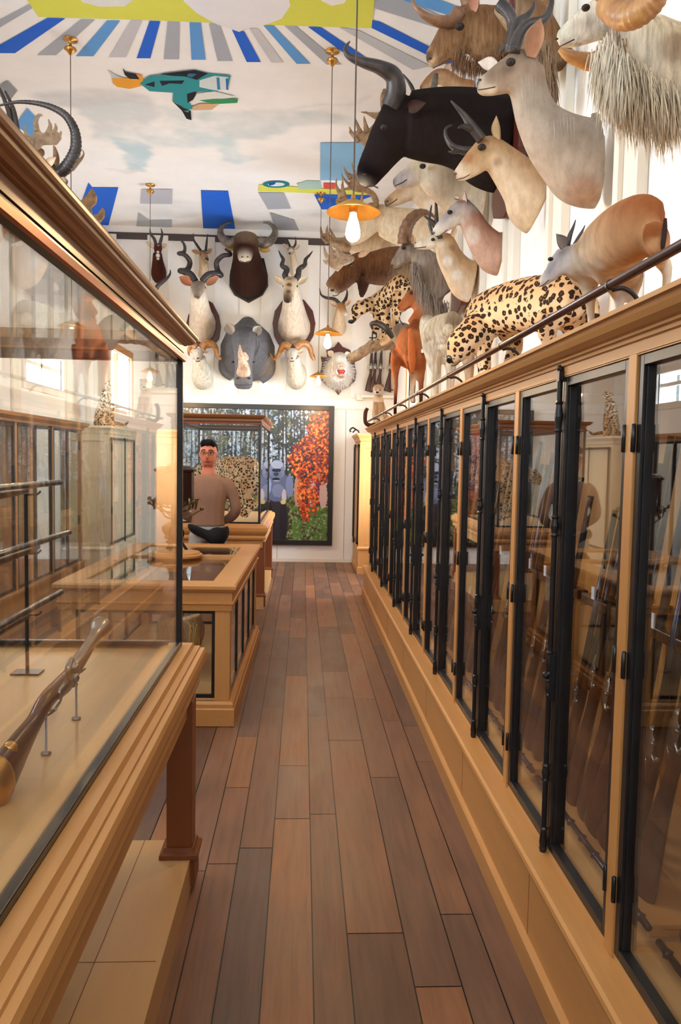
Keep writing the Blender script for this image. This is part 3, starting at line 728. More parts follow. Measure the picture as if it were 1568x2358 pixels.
img = np.tile(C_((44, 52, 56)), (nx, nz, 1))
def over(mask, col):
    global img
    m = np.clip(mask, 0, 1)[..., None]; img = img*(1-m)+(col if isinstance(col, np.ndarray) and col.ndim == 3 else C_(col))*m
n1, n2, n3, n4 = fnoise(14, 10, 1), fnoise(30, 3, 2), fnoise(40, 40, 3, 2), fnoise(6, 6, 5)
over((n1 > .5)*(n3 > .45)*(PY < 1130)*.9, (158, 184, 214)); over((n2 > .60)*(PY < 1140)*(n3 > .35)*.8, (196, 214, 232)); over((n1 < .42)*.8, (62, 74, 50)); over((n3 > .68)*(PY < 1120)*.9, (226, 232, 226)); over((n4 > .6)*(n3 > .5)*.6, (112, 116, 80))
for k in range(34):
    x = 440+k*9.6+rs.uniform(-4, 4); w = rs.uniform(.8, 2.4); over((abs(PX-x+(PY-1050)*rs.uniform(-.03, .03)) < w)*(PY > 945)*(PY < 1150+rs.rand()*40)*.9, (36, 34, 38))
g = PY > 1140+12*(n4-.5)*4
over(g*1., (70, 74, 44)); over(g*(n3 > .5)*.8, (112, 120, 66)); over(g*(n3 < .33)*.8, (36, 38, 28)); over((PY > 1165)*(PX > 672)*(n1 > .4)*.8, (84, 128, 56)); over((PY > 1165)*(n3 > .66)*.7, (168, 178, 140))
def ell(cx_, cy_, a, b, e=.0): return (((PX-cx_)/a)**2+((PY-cy_)/b)**2 < 1+e*(n3-.5))*1.
# gorilla
over(ell(636, 1195, 28, 60), (44, 42, 50)); over(ell(620, 1205, 9, 50), (30, 30, 36)); over(ell(652, 1205, 9, 52), (34, 32, 40)); over(ell(640, 1122, 33, 34, .3), (92, 104, 140)); over(ell(612, 1118, 13, 24, .4), (150, 168, 212)); over(ell(667, 1120, 9, 26, .4), (120, 134, 178)); over(ell(640, 1130, 14, 15, .5), (120, 132, 168))
over(ell(638, 1082, 18, 23, .2), (120, 132, 166)); over(ell(638, 1070, 14, 9, .4), (166, 178, 206)); over(ell(637, 1096, 12, 12), (104, 118, 158)); over(ell(637, 1083, 11, 4), (30, 34, 50)); over(ell(636, 1092, 6, 4), (46, 52, 74)); over(ell(636, 1103, 9, 3), (22, 24, 34)); over(ell(637, 1107, 7, 1.6), (150, 160, 180))
over(ell(614, 1140, 5, 14, .5), (196, 196, 204)); over(ell(654, 1142, 5, 15, .5), (196, 190, 196)); over(ell(616, 1154, 4, 5), (200, 186, 120)); over(ell(652, 1156, 6, 5), (206, 190, 130))
# figures beneath the leaves
over(ell(686, 1130, 9, 38, .5), (196, 142, 118)); over(ell(718, 1135, 10, 34, .5), (206, 178, 176)); over(ell(744, 1140, 10, 32, .5), (206, 176, 174)); over(ell(733, 1098, 7, 10, .3), (200, 130, 100)); over(ell(731, 1125, 5, 24), (96, 52, 92))
# red leaves
red = ((((PX-722)/48)**2+((PY-1060)/48)**2 < .7+1.3*n1) | (((PX-742)/34)**2+((PY-985)/40)**2 < .5+1.1*n1) | (((PX-702)/17)**2+((PY-1140)/62)**2 < .6+1.0*n1) | (((PX-725)/12)**2+((PY-1150)/50)**2 < .6*n1+.3)) & (n3 > .37) & (PX < 760)
over(red*1., (178, 58, 34)); over(red*(n3 > .55)*1., (232, 98, 38)); over(red*(n3 > .68)*1., (246, 172, 72)); over(red*(n3 < .44)*.8, (120, 26, 20))
me = bpy.data.meshes.new('print')
vs = [(U[i, j], YB-.045, W_[i, j]) for i in range(nx) for j in range(nz)]
nbk = len(vs); vs += [(fx0+.06, YB-.03, fz0+.06), (fx1-.06, YB-.03, fz0+.06), (fx1-.06, YB-.03, fz1-.06), (fx0+.06, YB-.03, fz1-.06)]
fs = [(i*nz+j, (i+1)*nz+j, (i+1)*nz+j+1, i*nz+j+1) for i in range(nx-1) for j in range(nz-1)] + [(nbk, nbk+3, nbk+2, nbk+1)]
me.from_pydata(vs, [], fs); ca = me.color_attributes.new('Col', 'FLOAT_COLOR', 'POINT'); cols = np.ones((len(vs), 4)); cols[:nbk, :3] = img.reshape(-1, 3); ca.data.foreach_set('color', cols.ravel())
mobj('print', me, 'photo', t)
# ---------------------------------------------------------------- light
w = bpy.data.worlds.new('world'); SC.world = w; w.use_nodes = True
nt = w.node_tree; bg = nt.nodes['Background']
sky = N(nt, 'ShaderNodeTexSky', sky_type='HOSEK_WILKIE') if False else N(nt, 'ShaderNodeTexSky')
try:
    sky.sky_type = 'NISHITA'; sky.sun_disc = False; sky.sun_elevation = math.radians(40); sky.sun_rotation = math.radians(200)
except Exception: pass
nt.links.new(sky.outputs[0], bg.inputs[0]); bg.inputs[1].default_value = .25
def window_light(loc, rot, sx, sy, e, col=(.81, .905, 1), nm='window_daylight'):
    ld = bpy.data.lights.new(nm, 'AREA'); ld.shape = 'RECTANGLE'; ld.size = sx; ld.size_y = sy; ld.energy = e; ld.color = col
    o = bpy.data.objects.new(nm, ld); link(o); o.location = loc; o.rotation_euler = rot; return o
for a, b_, za, zb in RW: window_light((XR+.3, (a+b_)/2, (za+zb)/2), (0, PI/2, 0), zb-za, b_-a, 105)
for i, (a, b_, za, zb) in enumerate(LW): window_light((XL-.3, (a+b_)/2, (za+zb)/2), (0, -PI/2, 0), zb-za, b_-a, [18, 78, 48][i])
for a, b_, za, zb in BW_FILL: window_light(((a+b_)/2, YF-.3, (za+zb)/2), (PI/2, 0, 0), b_-a, zb-za, 30)  # lamps behind the added near wall openings
SC.view_settings.view_transform = 'Standard'; SC.view_settings.look = 'None'; SC.view_settings.gamma = 1; SC.view_settings.use_curve_mapping = False
SC.view_settings.exposure = .82
SC.cycles.transparent_max_bounces = 40; SC.cycles.max_bounces = 10; SC.cycles.diffuse_bounces = 5; SC.cycles.glossy_bounces = 5
SC.cycles.sample_clamp_indirect = 6
# ---------------------------------------------------------------- animals: engine
KS = {'A': (780, 0, 1.99), 'B': (730, 440, 1.871), 'C': (290, 480, 2.8), 'D': (720, 380, 3.803), 'G': (0, 250, 3.409), 'P': (0, 0, 1.0), 'Q': (1180, 520, 4.041), 'E': (340, 900, 3.015)}
class Ctx:
    def __init__(s, k, Y, side): s.k = KS[k]; s.Y = Y; s.side = V(side)
    def p(s, x, y, dY=0):
        ox, oy, sc = s.k; return at(ox+x/sc, oy+y/sc, s.Y+dY)
    def r(s, r, dY=0): return r/s.k[2]*(s.Y+dY)/F
PAL = {
 'grey': ((150, 136, 122), (172, 160, 148)), 'greyface': ((140, 120, 102), (160, 142, 126)), 'dark': ((38, 30, 28),)*2, 'white': ((232, 224, 212),)*2, 'cream': ((212, 192, 160), (226, 212, 188)),
 'tan': ((170, 132, 94), (206, 180, 146)), 'fawn': ((180, 146, 110), (212, 190, 162)), 'black': ((30, 22, 20), (34, 26, 24)), 'brown': ((128, 94, 66), (150, 116, 84)), 'redbrown': ((150, 88, 54), (176, 112, 72)),
 'rust': ((150, 82, 46), (176, 110, 68)), 'pale': ((222, 208, 188), (232, 222, 206)), 'ivory': ((226, 218, 196), (230, 222, 202)), 'moose': ((122, 84, 54), (92, 62, 44)), 'moosedark': ((64, 42, 32),)*2, 'goat': ((140, 126, 116), (160, 148, 138)),
 'goatdark': ((66, 58, 56),)*2, 'rose': ((176, 132, 110), (196, 160, 140)), 'dove': ((168, 158, 156), (214, 206, 200)), 'gaur': ((62, 36, 26), (52, 30, 22)), 'gaurtop': ((142, 116, 84), (110, 84, 60)), 'rhino': ((104, 104, 108), (96, 96, 100)), 'rhinotan': ((150, 130, 108),)*2,
 'muzzle': ((206, 194, 176),)*2, 'nose': ((40, 34, 34),)*2, 'leo': ((184, 146, 104), (216, 194, 160)), 'leopale': ((198, 168, 128), (224, 210, 184)), 'lion': ((184, 150, 114), (226, 204, 174)), 'blesbok': ((82, 40, 30), (74, 36, 28)), 'orange': ((168, 120, 80), (204, 168, 130)),
 'steenhip': ((146, 84, 42), (190, 140, 94)), 'wolf': ((206, 186, 156), (226, 212, 190)), 'griz': ((120, 100, 80), (170, 150, 124)), 'pink': ((206, 160, 140),)*2, 'leaf_in': ((228, 190, 160),)*2, 'boar': ((232, 226, 218), (236, 232, 226)), 'eland': ((216, 206, 192), (212, 198, 180)), 'stripe': ((110, 62, 40), (200, 170, 140)),
}
def fur_body(name, lofts, ctx, mat, parent, vox=.010, seg=14, spots=(), smooth=5, label=None):
    bm = bmesh.new(); smp = []
    for lf in lofts:
        sd = ctx.side; ring = []
        if isinstance(lf[0], str):      # 'side' override
            sd = V({'Y': (0, 1, 0), 'X': (1, 0, 0), 'XY': (.7, .7, 0), 'YX': (-.7, .7, 0)}[lf[0]]); lf = lf[1:]
        for q in lf:
            x, y, dY, ra, rb, col = q
            c = ctx.p(x, y, dY); a = ctx.r(ra, dY); b = ctx.r(rb, dY)
            t_, u_ = PAL[col]; ring.append((*c, a, b, *lin(t_), *lin(u_)))
        S = catmull(ring, 5)
        tube(bm, [tuple(s[:5]) for s in S], k=1, seg=seg, side=sd)
        C = [V(s[:3]) for s in S]
        for i, s in enumerate(S):
            T = (C[min(i+1, len(C)-1)]-C[max(i-1, 0)]).normalized(); B = sd-T*sd.dot(T)
            B = B.normalized() if B.length > 1e-3 else T.orthogonal().normalized()
            U = B.cross(T).normalized(); U = U if U.z >= 0 else -U
            smp.append((*C[i], max(s[3], .004), max(s[4], .004), *U, *s[5:11]))
    bmesh.ops.recalc_face_normals(bm, faces=bm.faces)
    me = bpy.data.meshes.new(name); bm.to_mesh(me); bm.free()
    tmp = bpy.data.objects.new('tmp', me); link(tmp)
    m = tmp.modifiers.new('r', 'REMESH'); m.mode = 'VOXEL'; m.voxel_size = vox
    if smooth: s_ = tmp.modifiers.new('s', 'SMOOTH'); s_.iterations = smooth; s_.factor = .5
    dg = bpy.context.evaluated_depsgraph_get(); dg.update()
    me2 = bpy.data.meshes.new_from_object(tmp.evaluated_get(dg)); bpy.data.objects.remove(tmp); bpy.data.meshes.remove(me)
    me2.name = name
    n = len(me2.vertices); co = np.empty(n*3); me2.vertices.foreach_get('co', co); co = co.reshape(-1, 3)
    if name != 'body': co[:, 0] = np.clip(co[:, 0], XL+.01, XR-.012); co[:, 1] = np.minimum(co[:, 1], YB-.024); me2.vertices.foreach_set('co', co.ravel())
    A = np.array(smp); c = A[:, :3]; rad = (A[:, 3]+A[:, 4])/2; Uv = A[:, 5:8]; top = A[:, 8:11]; und = A[:, 11:14]
    out = np.zeros((n, 3))
    for a in range(0, n, 4000):
        P = co[a:a+4000]; D = P[:, None]-c[None]; dist = np.linalg.norm(D, axis=2)
        w = (dist/rad+.15)**-7; w /= w.sum(1, keepdims=True)
        uu = np.einsum('ijk,jk->ij', D, Uv)/(dist+1e-6); f = np.clip(.5-uu*.9, 0, 1)[..., None]
        colr = top[None]*(1-f)+und[None]*f
        out[a:a+4000] = (w[..., None]*colr).sum(1)
    for (x, y, dY, r, cl_, k) in spots:
        p = np.array(ctx.p(x, y, dY)); rr_ = ctx.r(r, dY)
        d = np.linalg.norm(co-p, axis=1)/rr_
        f = (np.clip((1.25-d)/.5, 0, 1)*k)[:, None]; out = out*(1-f)+np.array(lin(PAL[cl_][0]))*f
    ca = me2.color_attributes.new('Col', 'FLOAT_COLOR', 'POINT'); cc = np.ones((n, 4)); cc[:, :3] = out; ca.data.foreach_set('color', cc.ravel())
    return mobj(name, me2, mat, parent, smooth=True, label=label)
def vc_obj(name, bm, colr, mat, parent, smooth=True, label=None):
    o = obj(name, bm, mat, parent, smooth, label)
    ca = o.data.color_attributes.new('Col', 'FLOAT_COLOR', 'POINT'); n = len(o.data.vertices)
    ca.data.foreach_set('color', [v for _ in range(n) for v in (*lin(colr), 1)]); return o
def ear(parent, ctx, bx, by, bd, tx, ty, td, w, colr=(150, 120, 95), inner=(226, 196, 168), face=None, cup=.35):
    """leaf shaped cupped ear from base to tip, opening toward `face`"""
    b = ctx.p(bx, by, bd); t = ctx.p(tx, ty, td); w = ctx.r(w, bd); ax = (t-b); L = ax.length; ax.normalize()
    f = V(face) if face is not None else V((0, -1, 0)); f = (f-ax*f.dot(ax)).normalized(); s = ax.cross(f)
    bm = bmesh.new(); nu, nv = 8, 9
    for lay_, off in ((0, 0), (1, -.007)):
        g = []
        for j in range(nv):
            v_ = j/(nv-1); wd = w*(.30+.9*math.sin(PI*min(1, v_*.93+.05))**.8)*(1-v_**5*.92)
            g.append([bm.verts.new(b+ax*L*v_+s*wd*math.sin(u*PI*.42)*.98 - f*((1-math.cos(u*PI*.5))*wd*-cup*2 + -off*(1-v_*.6)) ) for u in np.linspace(-1, 1, nu)])
        if lay_ == 0: g0 = g
        else: g1 = g
    for j in range(nv-1):
        for i in range(nu-1):
            bm.faces.new((g0[j][i], g0[j][i+1], g0[j+1][i+1], g0[j+1][i])); bm.faces.new((g1[j][i], g1[j+1][i], g1[j+1][i+1], g1[j][i+1]))
        bm.faces.new((g0[j][0], g0[j+1][0], g1[j+1][0], g1[j][0])); bm.faces.new((g0[j][-1], g1[j][-1], g1[j+1][-1], g0[j+1][-1]))
    bm.faces.new([g0[-1][i] for i in range(nu)]+[g1[-1][i] for i in range(nu-1, -1, -1)])
    ni = nu*nv
    me = bpy.data.meshes.new('ear'); bmesh.ops.recalc_face_normals(bm, faces=bm.faces); bm.to_mesh(me); bm.free()
    o = mobj('ear', me, 'fur', parent, smooth=True)
    n = len(me.vertices); ca = me.color_attributes.new('Col', 'FLOAT_COLOR', 'POINT')
    cc = np.ones((n, 4)); cc[:, :3] = lin(colr)
    for k in range(ni):
        i = k % nu; cc[k, :3] = lin(inner) if 0 < i < nu-1 else lin(colr)
    # front sheet is the one nearer `face`
    ca.data.foreach_set('color', cc.ravel()); return o
M['lid'] = plain('dark eyelid', (34, 25, 21), .7)
def EYEN(ctx, d): return (0, -1, 0) if d < 0 or ctx.side.x else (0, 1, 0)
def eye(parent, ctx, x, y, d, r, scale=None):
    bm = bmesh.new(); ball(bm, ctx.p(x, y, d)-V(EYEN(ctx, d))*ctx.r(r, d)*.45, ctx.r(r, d)*1.32, 2, (1.15, 1.15, .85)); obj('eyelid', bm, 'lid', parent, smooth=True)
    bm = bmesh.new(); ball(bm, ctx.p(x, y, d), ctx.r(r, d), 3, scale); return obj('eye', bm, 'glassy', parent, smooth=True)
def horn(parent, ctx, pts, mat='horn', ridge=0, nr=14, k=6, name='horn', flat=1.0, seg=12):
    bm = bmesh.new(); P = []
    for x, y, d, r in pts: P.append((*ctx.p(x, y, d), ctx.r(r, d), ctx.r(r, d)*flat))
    tube(bm, P, k=k, seg=seg, ridge=ridge, nr=nr); return obj(name, bm, mat, parent, smooth=True)
def line(parent, ctx, pts, r=2.2, name='mouth', mat='glassy'):
    bm = bmesh.new(); tube(bm, [(*ctx.p(x, y, d), ctx.r(r, d)) for x, y, d in pts], k=4, seg=6)
    M.setdefault('mouthline', plain('dark lip line', (60, 40, 34), .6)); return obj(name, bm, 'mouthline', parent, smooth=True)
def nostril(parent, ctx, x, y, d, r):
    M.setdefault('mouthline', plain('dark lip line', (60, 40, 34), .6))
    bm = bmesh.new(); ball(bm, ctx.p(x, y, d), ctx.r(r, d), 2, (1, .6, .6)); return obj('nostril', bm, 'mouthline', parent, smooth=True)
def slab(parent, ctx, pts, d, th, mat, name, bev=.006):
    bm = bmesh.new(); a = [bm.verts.new(ctx.p(x, y, d)) for x, y in pts]; b = [bm.verts.new(v.co+V((0, th, 0))) for v in a]
    rings_faces(bm, [a, b]); return obj(name, bm, mat, parent, bevel=bev)
def antler(parent, ctx, palm, tines, d0=0, th=.02, lean=0, mat='antler', beam=None):
    """palm outline (x,y) with thickness, tines as tapered tubes, beam tube; one mesh = one antler"""
    bm = bmesh.new()
    if palm:
        a = [bm.verts.new(ctx.p(x, y, d0+lean*i/len(palm))) for i, (x, y) in enumerate(palm)]
        b = [bm.verts.new(v.co+V((0, th, 0))) for v in a]; rings_faces(bm, [a, b])
    for tn in tines: tube(bm, [(*ctx.p(x, y, d0+dd), ctx.r(r)) for x, y, dd, r in tn], k=4, seg=8)
    if beam: tube(bm, [(*ctx.p(x, y, d0+dd), ctx.r(r)) for x, y, dd, r in beam], k=4, seg=10)
    bmesh.ops.triangulate(bm, faces=[f for f in bm.faces if len(f.verts) > 4])
    bmesh.ops.recalc_face_normals(bm, faces=bm.faces)
    me = bpy.data.meshes.new('antler'); bm.to_mesh(me); bm.free()
    tmp = bpy.data.objects.new('tmp', me); link(tmp); m = tmp.modifiers.new('r', 'REMESH'); m.mode = 'VOXEL'; m.voxel_size = .007
    s_ = tmp.modifiers.new('s', 'SMOOTH'); s_.iterations = 3
    dg = bpy.context.evaluated_depsgraph_get(); dg.update(); me2 = bpy.data.meshes.new_from_object(tmp.evaluated_get(dg)); bpy.data.objects.remove(tmp); me2.name = 'antler'
    return mobj('antler', me2, mat, parent, smooth=True)
def stub(t, p, q, r=.06, colr=(120, 96, 74)):
    bm = bmesh.new(); p = V(p); q = V(q); tube(bm, [(*p, r*.6), (*(p*.6+q*.4), r), (*q, r*1.6)], k=4, seg=12); return vc_obj('neck', bm, colr, 'fur', t)
def mount(label, base, cat='trophy head', group='mounted animal heads on the walls'):
    return thing('hunting_trophy', label, cat, base, group)
def chain(*pts, rb=.72, col='tan', dY=0):
    """shorthand rings: (x,y,r[,col[,dY[,rbfactor]]])"""
    o = []; c = col
    for p in pts:
        x, y, r = p[:3]; c = p[3] if len(p) > 3 and p[3] else c; d = p[4] if len(p) > 4 else dY; f = p[5] if len(p) > 5 else rb
        o.append((x, y, d, r, r*f, c))
    return o
PR = (0, 1, 0); FR = (1, 0, 0)
def wall_plaque(parent, y, hw, z1, z0):
    bm = bmesh.new(); P = [(-.7, 1), (0, .94), (.7, 1), (.95, .8), (.9, .55), (1, .3), (.85, .14), (.4, .06), (0, 0), (-.4, .06), (-.85, .14), (-1, .3), (-.9, .55), (-.95, .8)]
    if z1 < z0: z0, z1 = z1, z0
    a = [bm.verts.new((XR-.10, y+u*hw, z0+v*(z1-z0))) for u, v in P]; b = [bm.verts.new(v.co+V((.05, 0, 0))) for v in a]
    rings_faces(bm, [a, b]); return obj('plaque', bm, 'mahog', parent, bevel=.008)
def tuft(bm, p, d, L, r, rg, droop=.35):
    p = V(p); d = V(d).normalized(); q = d.orthogonal()*rg.uniform(-.25, .25)
    tube(bm, [(*p, r), (*(p+d*L*.4+q*L*.2), r*.85), (*(p+d*L*.8+q*L*.1-V((0, 0, 1))*L*droop*.4), r*.45), (*(p+d*L-V((0, 0, 1))*L*droop+q*L*.2), r*.05)], k=2, seg=5)
def fringe(parent, ctx, pts, n, L, r, colr, dirs=(0, 0, -1), spread=.25, seed=1, name='hair_fringe', dspread=.05, mat='shag'):
    rg = random.Random(seed); bm = bmesh.new(); S = catmull([tuple(ctx.p(x, y, d)) for x, y, d in pts], 12)
    for i in range(n):
        s = V(S[rg.randrange(len(S))])+V((rg.uniform(-.02, .02), rg.uniform(-dspread, dspread), rg.uniform(-.02, .02)))
        d = V(dirs)+V((rg.uniform(-spread, spread), rg.uniform(-spread, spread), rg.uniform(-spread, spread)))
        tuft(bm, s, d, L*rg.uniform(.6, 1.25), r*rg.uniform(.7, 1.3), rg)
    return vc_obj(name, bm, colr, mat, parent)
# ---------------------------------------------------------------- right wall, heads in profile
# greater antelope cow-like head with grey neck
c = Ctx('A', 3.70, PR); t = mount('big grey kudu head in profile with dark horns and orange lined ear, upper right wall', c.p(1165, 750))
fur_body('head_and_neck', [chain((1176, 738, 214, 'grey'), (1120, 735, 205, 'grey'), (1050, 690, 172), (975, 625, 138), (912, 540, 104), (880, 450, 90), (862, 370, 88, 'greyface'), (862, 300, 80), rb=.62),
     chain((895, 318, 66, 'greyface'), (845, 312, 84), (790, 338, 78), (735, 366, 66), (690, 386, 54), (655, 398, 42, 'muzzle'), (633, 402, 26, 'nose'), rb=.62)], c, 'fur', t, .011,
     spots=[(815, 540, -.1, 44, 'white', .9), (940, 735, -.12, 50, 'white', .5), (1120, 900, -.1, 90, 'redbrown', .35), (780, 250, -.08, 22, 'white', .5), (1180, 940, -.1, 90, 'tan', .4), (700, 420, -.05, 40, 'white', .6), (770, 415, -.1, 44, 'brown', .5), (630, 380, 0, 20, 'nose', .9)])
bm = bmesh.new()
for i in range(7): tube(bm, [(*c.p(985+i*15, 552-i*3, -.13), .002), (*c.p(988+i*15, 590, -.165), .003), (*c.p(992+i*15, 650, -.185), .0005)], k=4, seg=6)
for i in range(5): tube(bm, [(*c.p(838+i*16, 340+i*4, -.118), .0005), (*c.p(842+i*15, 410, -.135), .003), (*c.p(846+i*13, 490, -.14), .0005)], k=4, seg=6)
vc_obj('neck_wrinkle', bm, (168, 156, 144), 'fur', t)
ear(t, c, 885, 262, -.06, 925, 82, -.12, 40, (170, 150, 130), (172, 128, 102), face=(-.5, -1, 0)); ear(t, c, 730, 320, .12, 638, 285, .14, 28, (214, 204, 196), (240, 226, 216), face=(-.3, -1, .2))
eye(t, c, 790, 281, -.105, 15); line(t, c, [(640, 412, -.055), (680, 406, -.085), (718, 398, -.10)], 2.5)
horn(t, c, [(800, 235, -.05, 30), (828, 160, -.05, 27), (872, 112, -.06, 24), (935, 92, -.08, 20), (966, 50, -.09, 15), (978, -20, -.09, 9), (960, -70, -.09, 3)], ridge=.03); horn(t, c, [(790, 225, .07, 28), (812, 130, .08, 24), (828, 95, .09, 20), (862, 72, .1, 15), (890, 35, .1, 9), (897, 2, .1, 3)])
nostril(t, c, 646, 366, -.045, 9)
# pronghorn
def pronghorn(ctxk, Y, label, f, sc_=1.0, spots=None):
    pass
c = Ctx('A', 4.62, PR); t = mount('pronghorn head in profile with pale face and forked dark horns, above the cabinet rail', c.p(930, 900))
fur_body('head_and_neck', [chain((930, 925, 160, 'fawn'), (895, 905, 150), (850, 850, 118), (795, 790, 96), (740, 730, 78), (705, 690, 66, 'tan'), rb=.62),
     chain((735, 690, 52, 'tan'), (690, 690, 66), (640, 730, 60), (600, 765, 50), (560, 795, 36, 'pale'), (533, 808, 22, 'redbrown'), rb=.66)], c, 'fur', t, .010,
     spots=[(725, 735, -.09, 34, 'brown', .8), (690, 780, -.08, 40, 'white', .7), (640, 790, -.06, 30, 'white', .7), (590, 730, -.02, 26, 'redbrown', .4), (530, 800, 0, 12, 'nose', .8), (880, 1040, -.08, 60, 'cream', .6), (770, 850, -.1, 40, 'white', .4), (660, 760, -.08, 24, 'white', .6)])
ear(t, c, 735, 640, -.04, 722, 530, -.06, 22, (170, 140, 105), (206, 184, 150), face=(-1, -.6, 0)); eye(t, c, 657, 672, -.082, 13); line(t, c, [(540, 822, -.04), (570, 816, -.06), (600, 800, -.075)], 2)
horn(t, c, [(655, 640, -.05, 34), (610, 580, -.06, 30), (575, 530, -.07, 20), (540, 490, -.08, 12), (514, 462, -.08, 5)], flat=.6); horn(t, c, [(610, 590, -.06, 16), (570, 578, -.08, 10), (548, 586, -.1, 4)], name='horn_prong')
horn(t, c, [(625, 690, .06, 26), (570, 690, .07, 26), (520, 670, .08, 20), (492, 630, .09, 15), (490, 590, .09, 10), (520, 572, .08, 5)], flat=.6); horn(t, c, [(560, 690, .07, 14), (520, 696, .06, 7), (502, 694, .06, 3)], name='horn_prong')
nostril(t, c, 537, 796, -.03, 5)
# great black bull
c = Ctx('A', 5.35, PR); t = mount('huge black wild bull head in profile with upswept black horn and pale muzzle', c.p(800, 640))
wall_plaque(t, 5.35, .36, c.p(770, 560).z, c.p(770, 1000).z)
fur_body('head_and_neck', [chain((770, 660, 225, 'black'), (700, 640, 220), (600, 600, 190), (500, 580, 172), (400, 575, 160), (320, 570, 145), rb=.62),
     chain((340, 520, 95, 'black'), (290, 560, 108), (235, 640, 98), (190, 710, 80), (150, 775, 66), (130, 820, 52, 'black'), (118, 845, 34, 'muzzle'), rb=.7), chain((300, 470, 40, 'black', -.1), (260, 500, 60), (240, 560, 60), rb=1)], c, 'fur', t, .014,
     spots=[(115, 810, -.12, 42, 'dove', .75), (140, 850, -.12, 30, 'dove', .5), (215, 590, -.2, 24, 'brown', .35), (780, 640, 0, 60, 'black', 1)])
horn(t, c, [(235, 490, -.08, 44), (262, 420, -.12, 46), (250, 350, -.16, 40), (190, 310, -.2, 30), (110, 285, -.22, 22), (50, 260, -.22, 15), (30, 225, -.22, 10), (50, 190, -.2, 3)], mat='horn', ridge=.0, k=8)
horn(t, c, [(230, 500, .12, 36), (215, 460, .18, 26), (212, 430, .2, 18), (208, 408, .2, 6)], mat='horn_brown')
eye(t, c, 208, 582, -.20, 12); line(t, c, [(118, 862, -.10), (150, 850, -.15), (180, 862, -.16)], 3); nostril(t, c, 118, 800, -.13, 9)
ear(t, c, 320, 500, -.16, 400, 470, -.26, 24, (40, 30, 28), (70, 50, 44), face=(0, -1, -.3))
# great brown deer high up
c = Ctx('A', 4.6, PR); t = mount('brown maned stag head high on the wall with curving horns, above the black bull', c.p(900, 200))
fur_body('head_and_neck', [chain((1010, 190, 190, 'brown'), (900, 180, 170, 'tan'), (800, 170, 150, 'brown'), (700, 160, 130), (630, 130, 108), (590, 110, 90), rb=.62),
     chain((640, 110, 74, 'brown'), (590, 120, 92), (535, 170, 86), (490, 215, 70), (450, 250, 52), (420, 272, 40, 'tan'), (404, 278, 24, 'nose'), rb=.66)], c, 'shag', t, .013,
     spots=[(440, 320, -.06, 30, 'cream', .6), (520, 150, -.14, 30, 'tan', .5), (410, 258, -.02, 22, 'nose', .8), (620, 250, -.1, 60, 'tan', .5)])
fringe(t, c, [(540, 240, -.10), (600, 280, -.12), (700, 270, -.15), (780, 250, -.15)], 420, .075, .0028, (128, 96, 72), (-.1, -.1, -1), seed=3)
horn(t, c, [(550, 60, -.06, 34), (520, 95, -.08, 30), (460, 98, -.1, 24), (400, 75, -.12, 17), (355, 35, -.12, 11), (335, -10, -.1, 6), (335, -50, -.1, 2)], mat='horn_brown', ridge=.04); horn(t, c, [(600, 30, .05, 36), (585, -10, .05, 30), (560, -60, .05, 20)], mat='horn_brown')
ear(t, c, 620, 50, -.14, 640, -20, -.2, 28, (120, 90, 66), (190, 140, 120), face=(-.6, -1, 0)); eye(t, c, 556, 118, -.15, 14); line(t, c, [(432, 312, -.06), (470, 292, -.1), (510, 266, -.13)], 2.5); nostril(t, c, 418, 268, -.08, 9)
# small gazelle behind
c = Ctx('A', 6.9, PR); t = mount('small orange gazelle head behind the stag throat, with thin straight dark horns', c.p(560, 400))
fur_body('head_and_neck', [chain((600, 430, 60, 'orange'), (540, 400, 46), (500, 365, 38), (475, 350, 34), rb=.7), chain((490, 345, 28, 'orange'), (455, 350, 32), (420, 375, 28), (390, 400, 20), (374, 408, 12, 'nose'), rb=.7)], c, 'fur', t, .010, spots=[(440, 385, -.05, 18, 'white', .7)])
horn(t, c, [(350, 440, -.04, 10), (330, 390, -.04, 8), (295, 340, -.04, 3)]); horn(t, c, [(440, 240, .03, 8), (420, 190, .03, 6), (405, 142, .03, 2)]); horn(t, c, [(425, 440, -.1, 17), (438, 390, -.1, 15), (444, 340, -.1, 12)], ridge=.08, nr=8, mat='horn_grey')
eye(t, c, 440, 358, -.055, 8); ear(t, c, 485, 330, 0, 515, 290, 0, 12, (180, 130, 90))
# maned grey brown antelope behind the kudu
c = Ctx('A', 4.3, PR); t = mount('shaggy grey brown waterbuck neck half hidden behind the big grey kudu', c.p(930, 300))
fur_body('head_and_neck', [chain((960, 330, 150, 'griz'), (930, 250, 130, 'brown'), (880, 120, 110), (800, 30, 90, 'griz'), (740, -10, 70), rb=.5)], c, 'shag', t, .013)
horn(t, c, [(740, 20, -.2, 30), (780, 60, -.22, 26), (795, 110, -.22, 22), (778, 190, -.22, 16), (740, 240, -.2, 10)], mat='horn', ridge=.05); horn(t, c, [(790, -30, -.1, 16), (796, 40, -.12, 14), (780, 120, -.12, 9)], mat='mahog')
fringe(t, c, [(940, 200, -.12), (970, 330, -.12), (975, 420, -.1)], 220, .12, .003, (150, 124, 100), (.1, -.1, -1), seed=5)
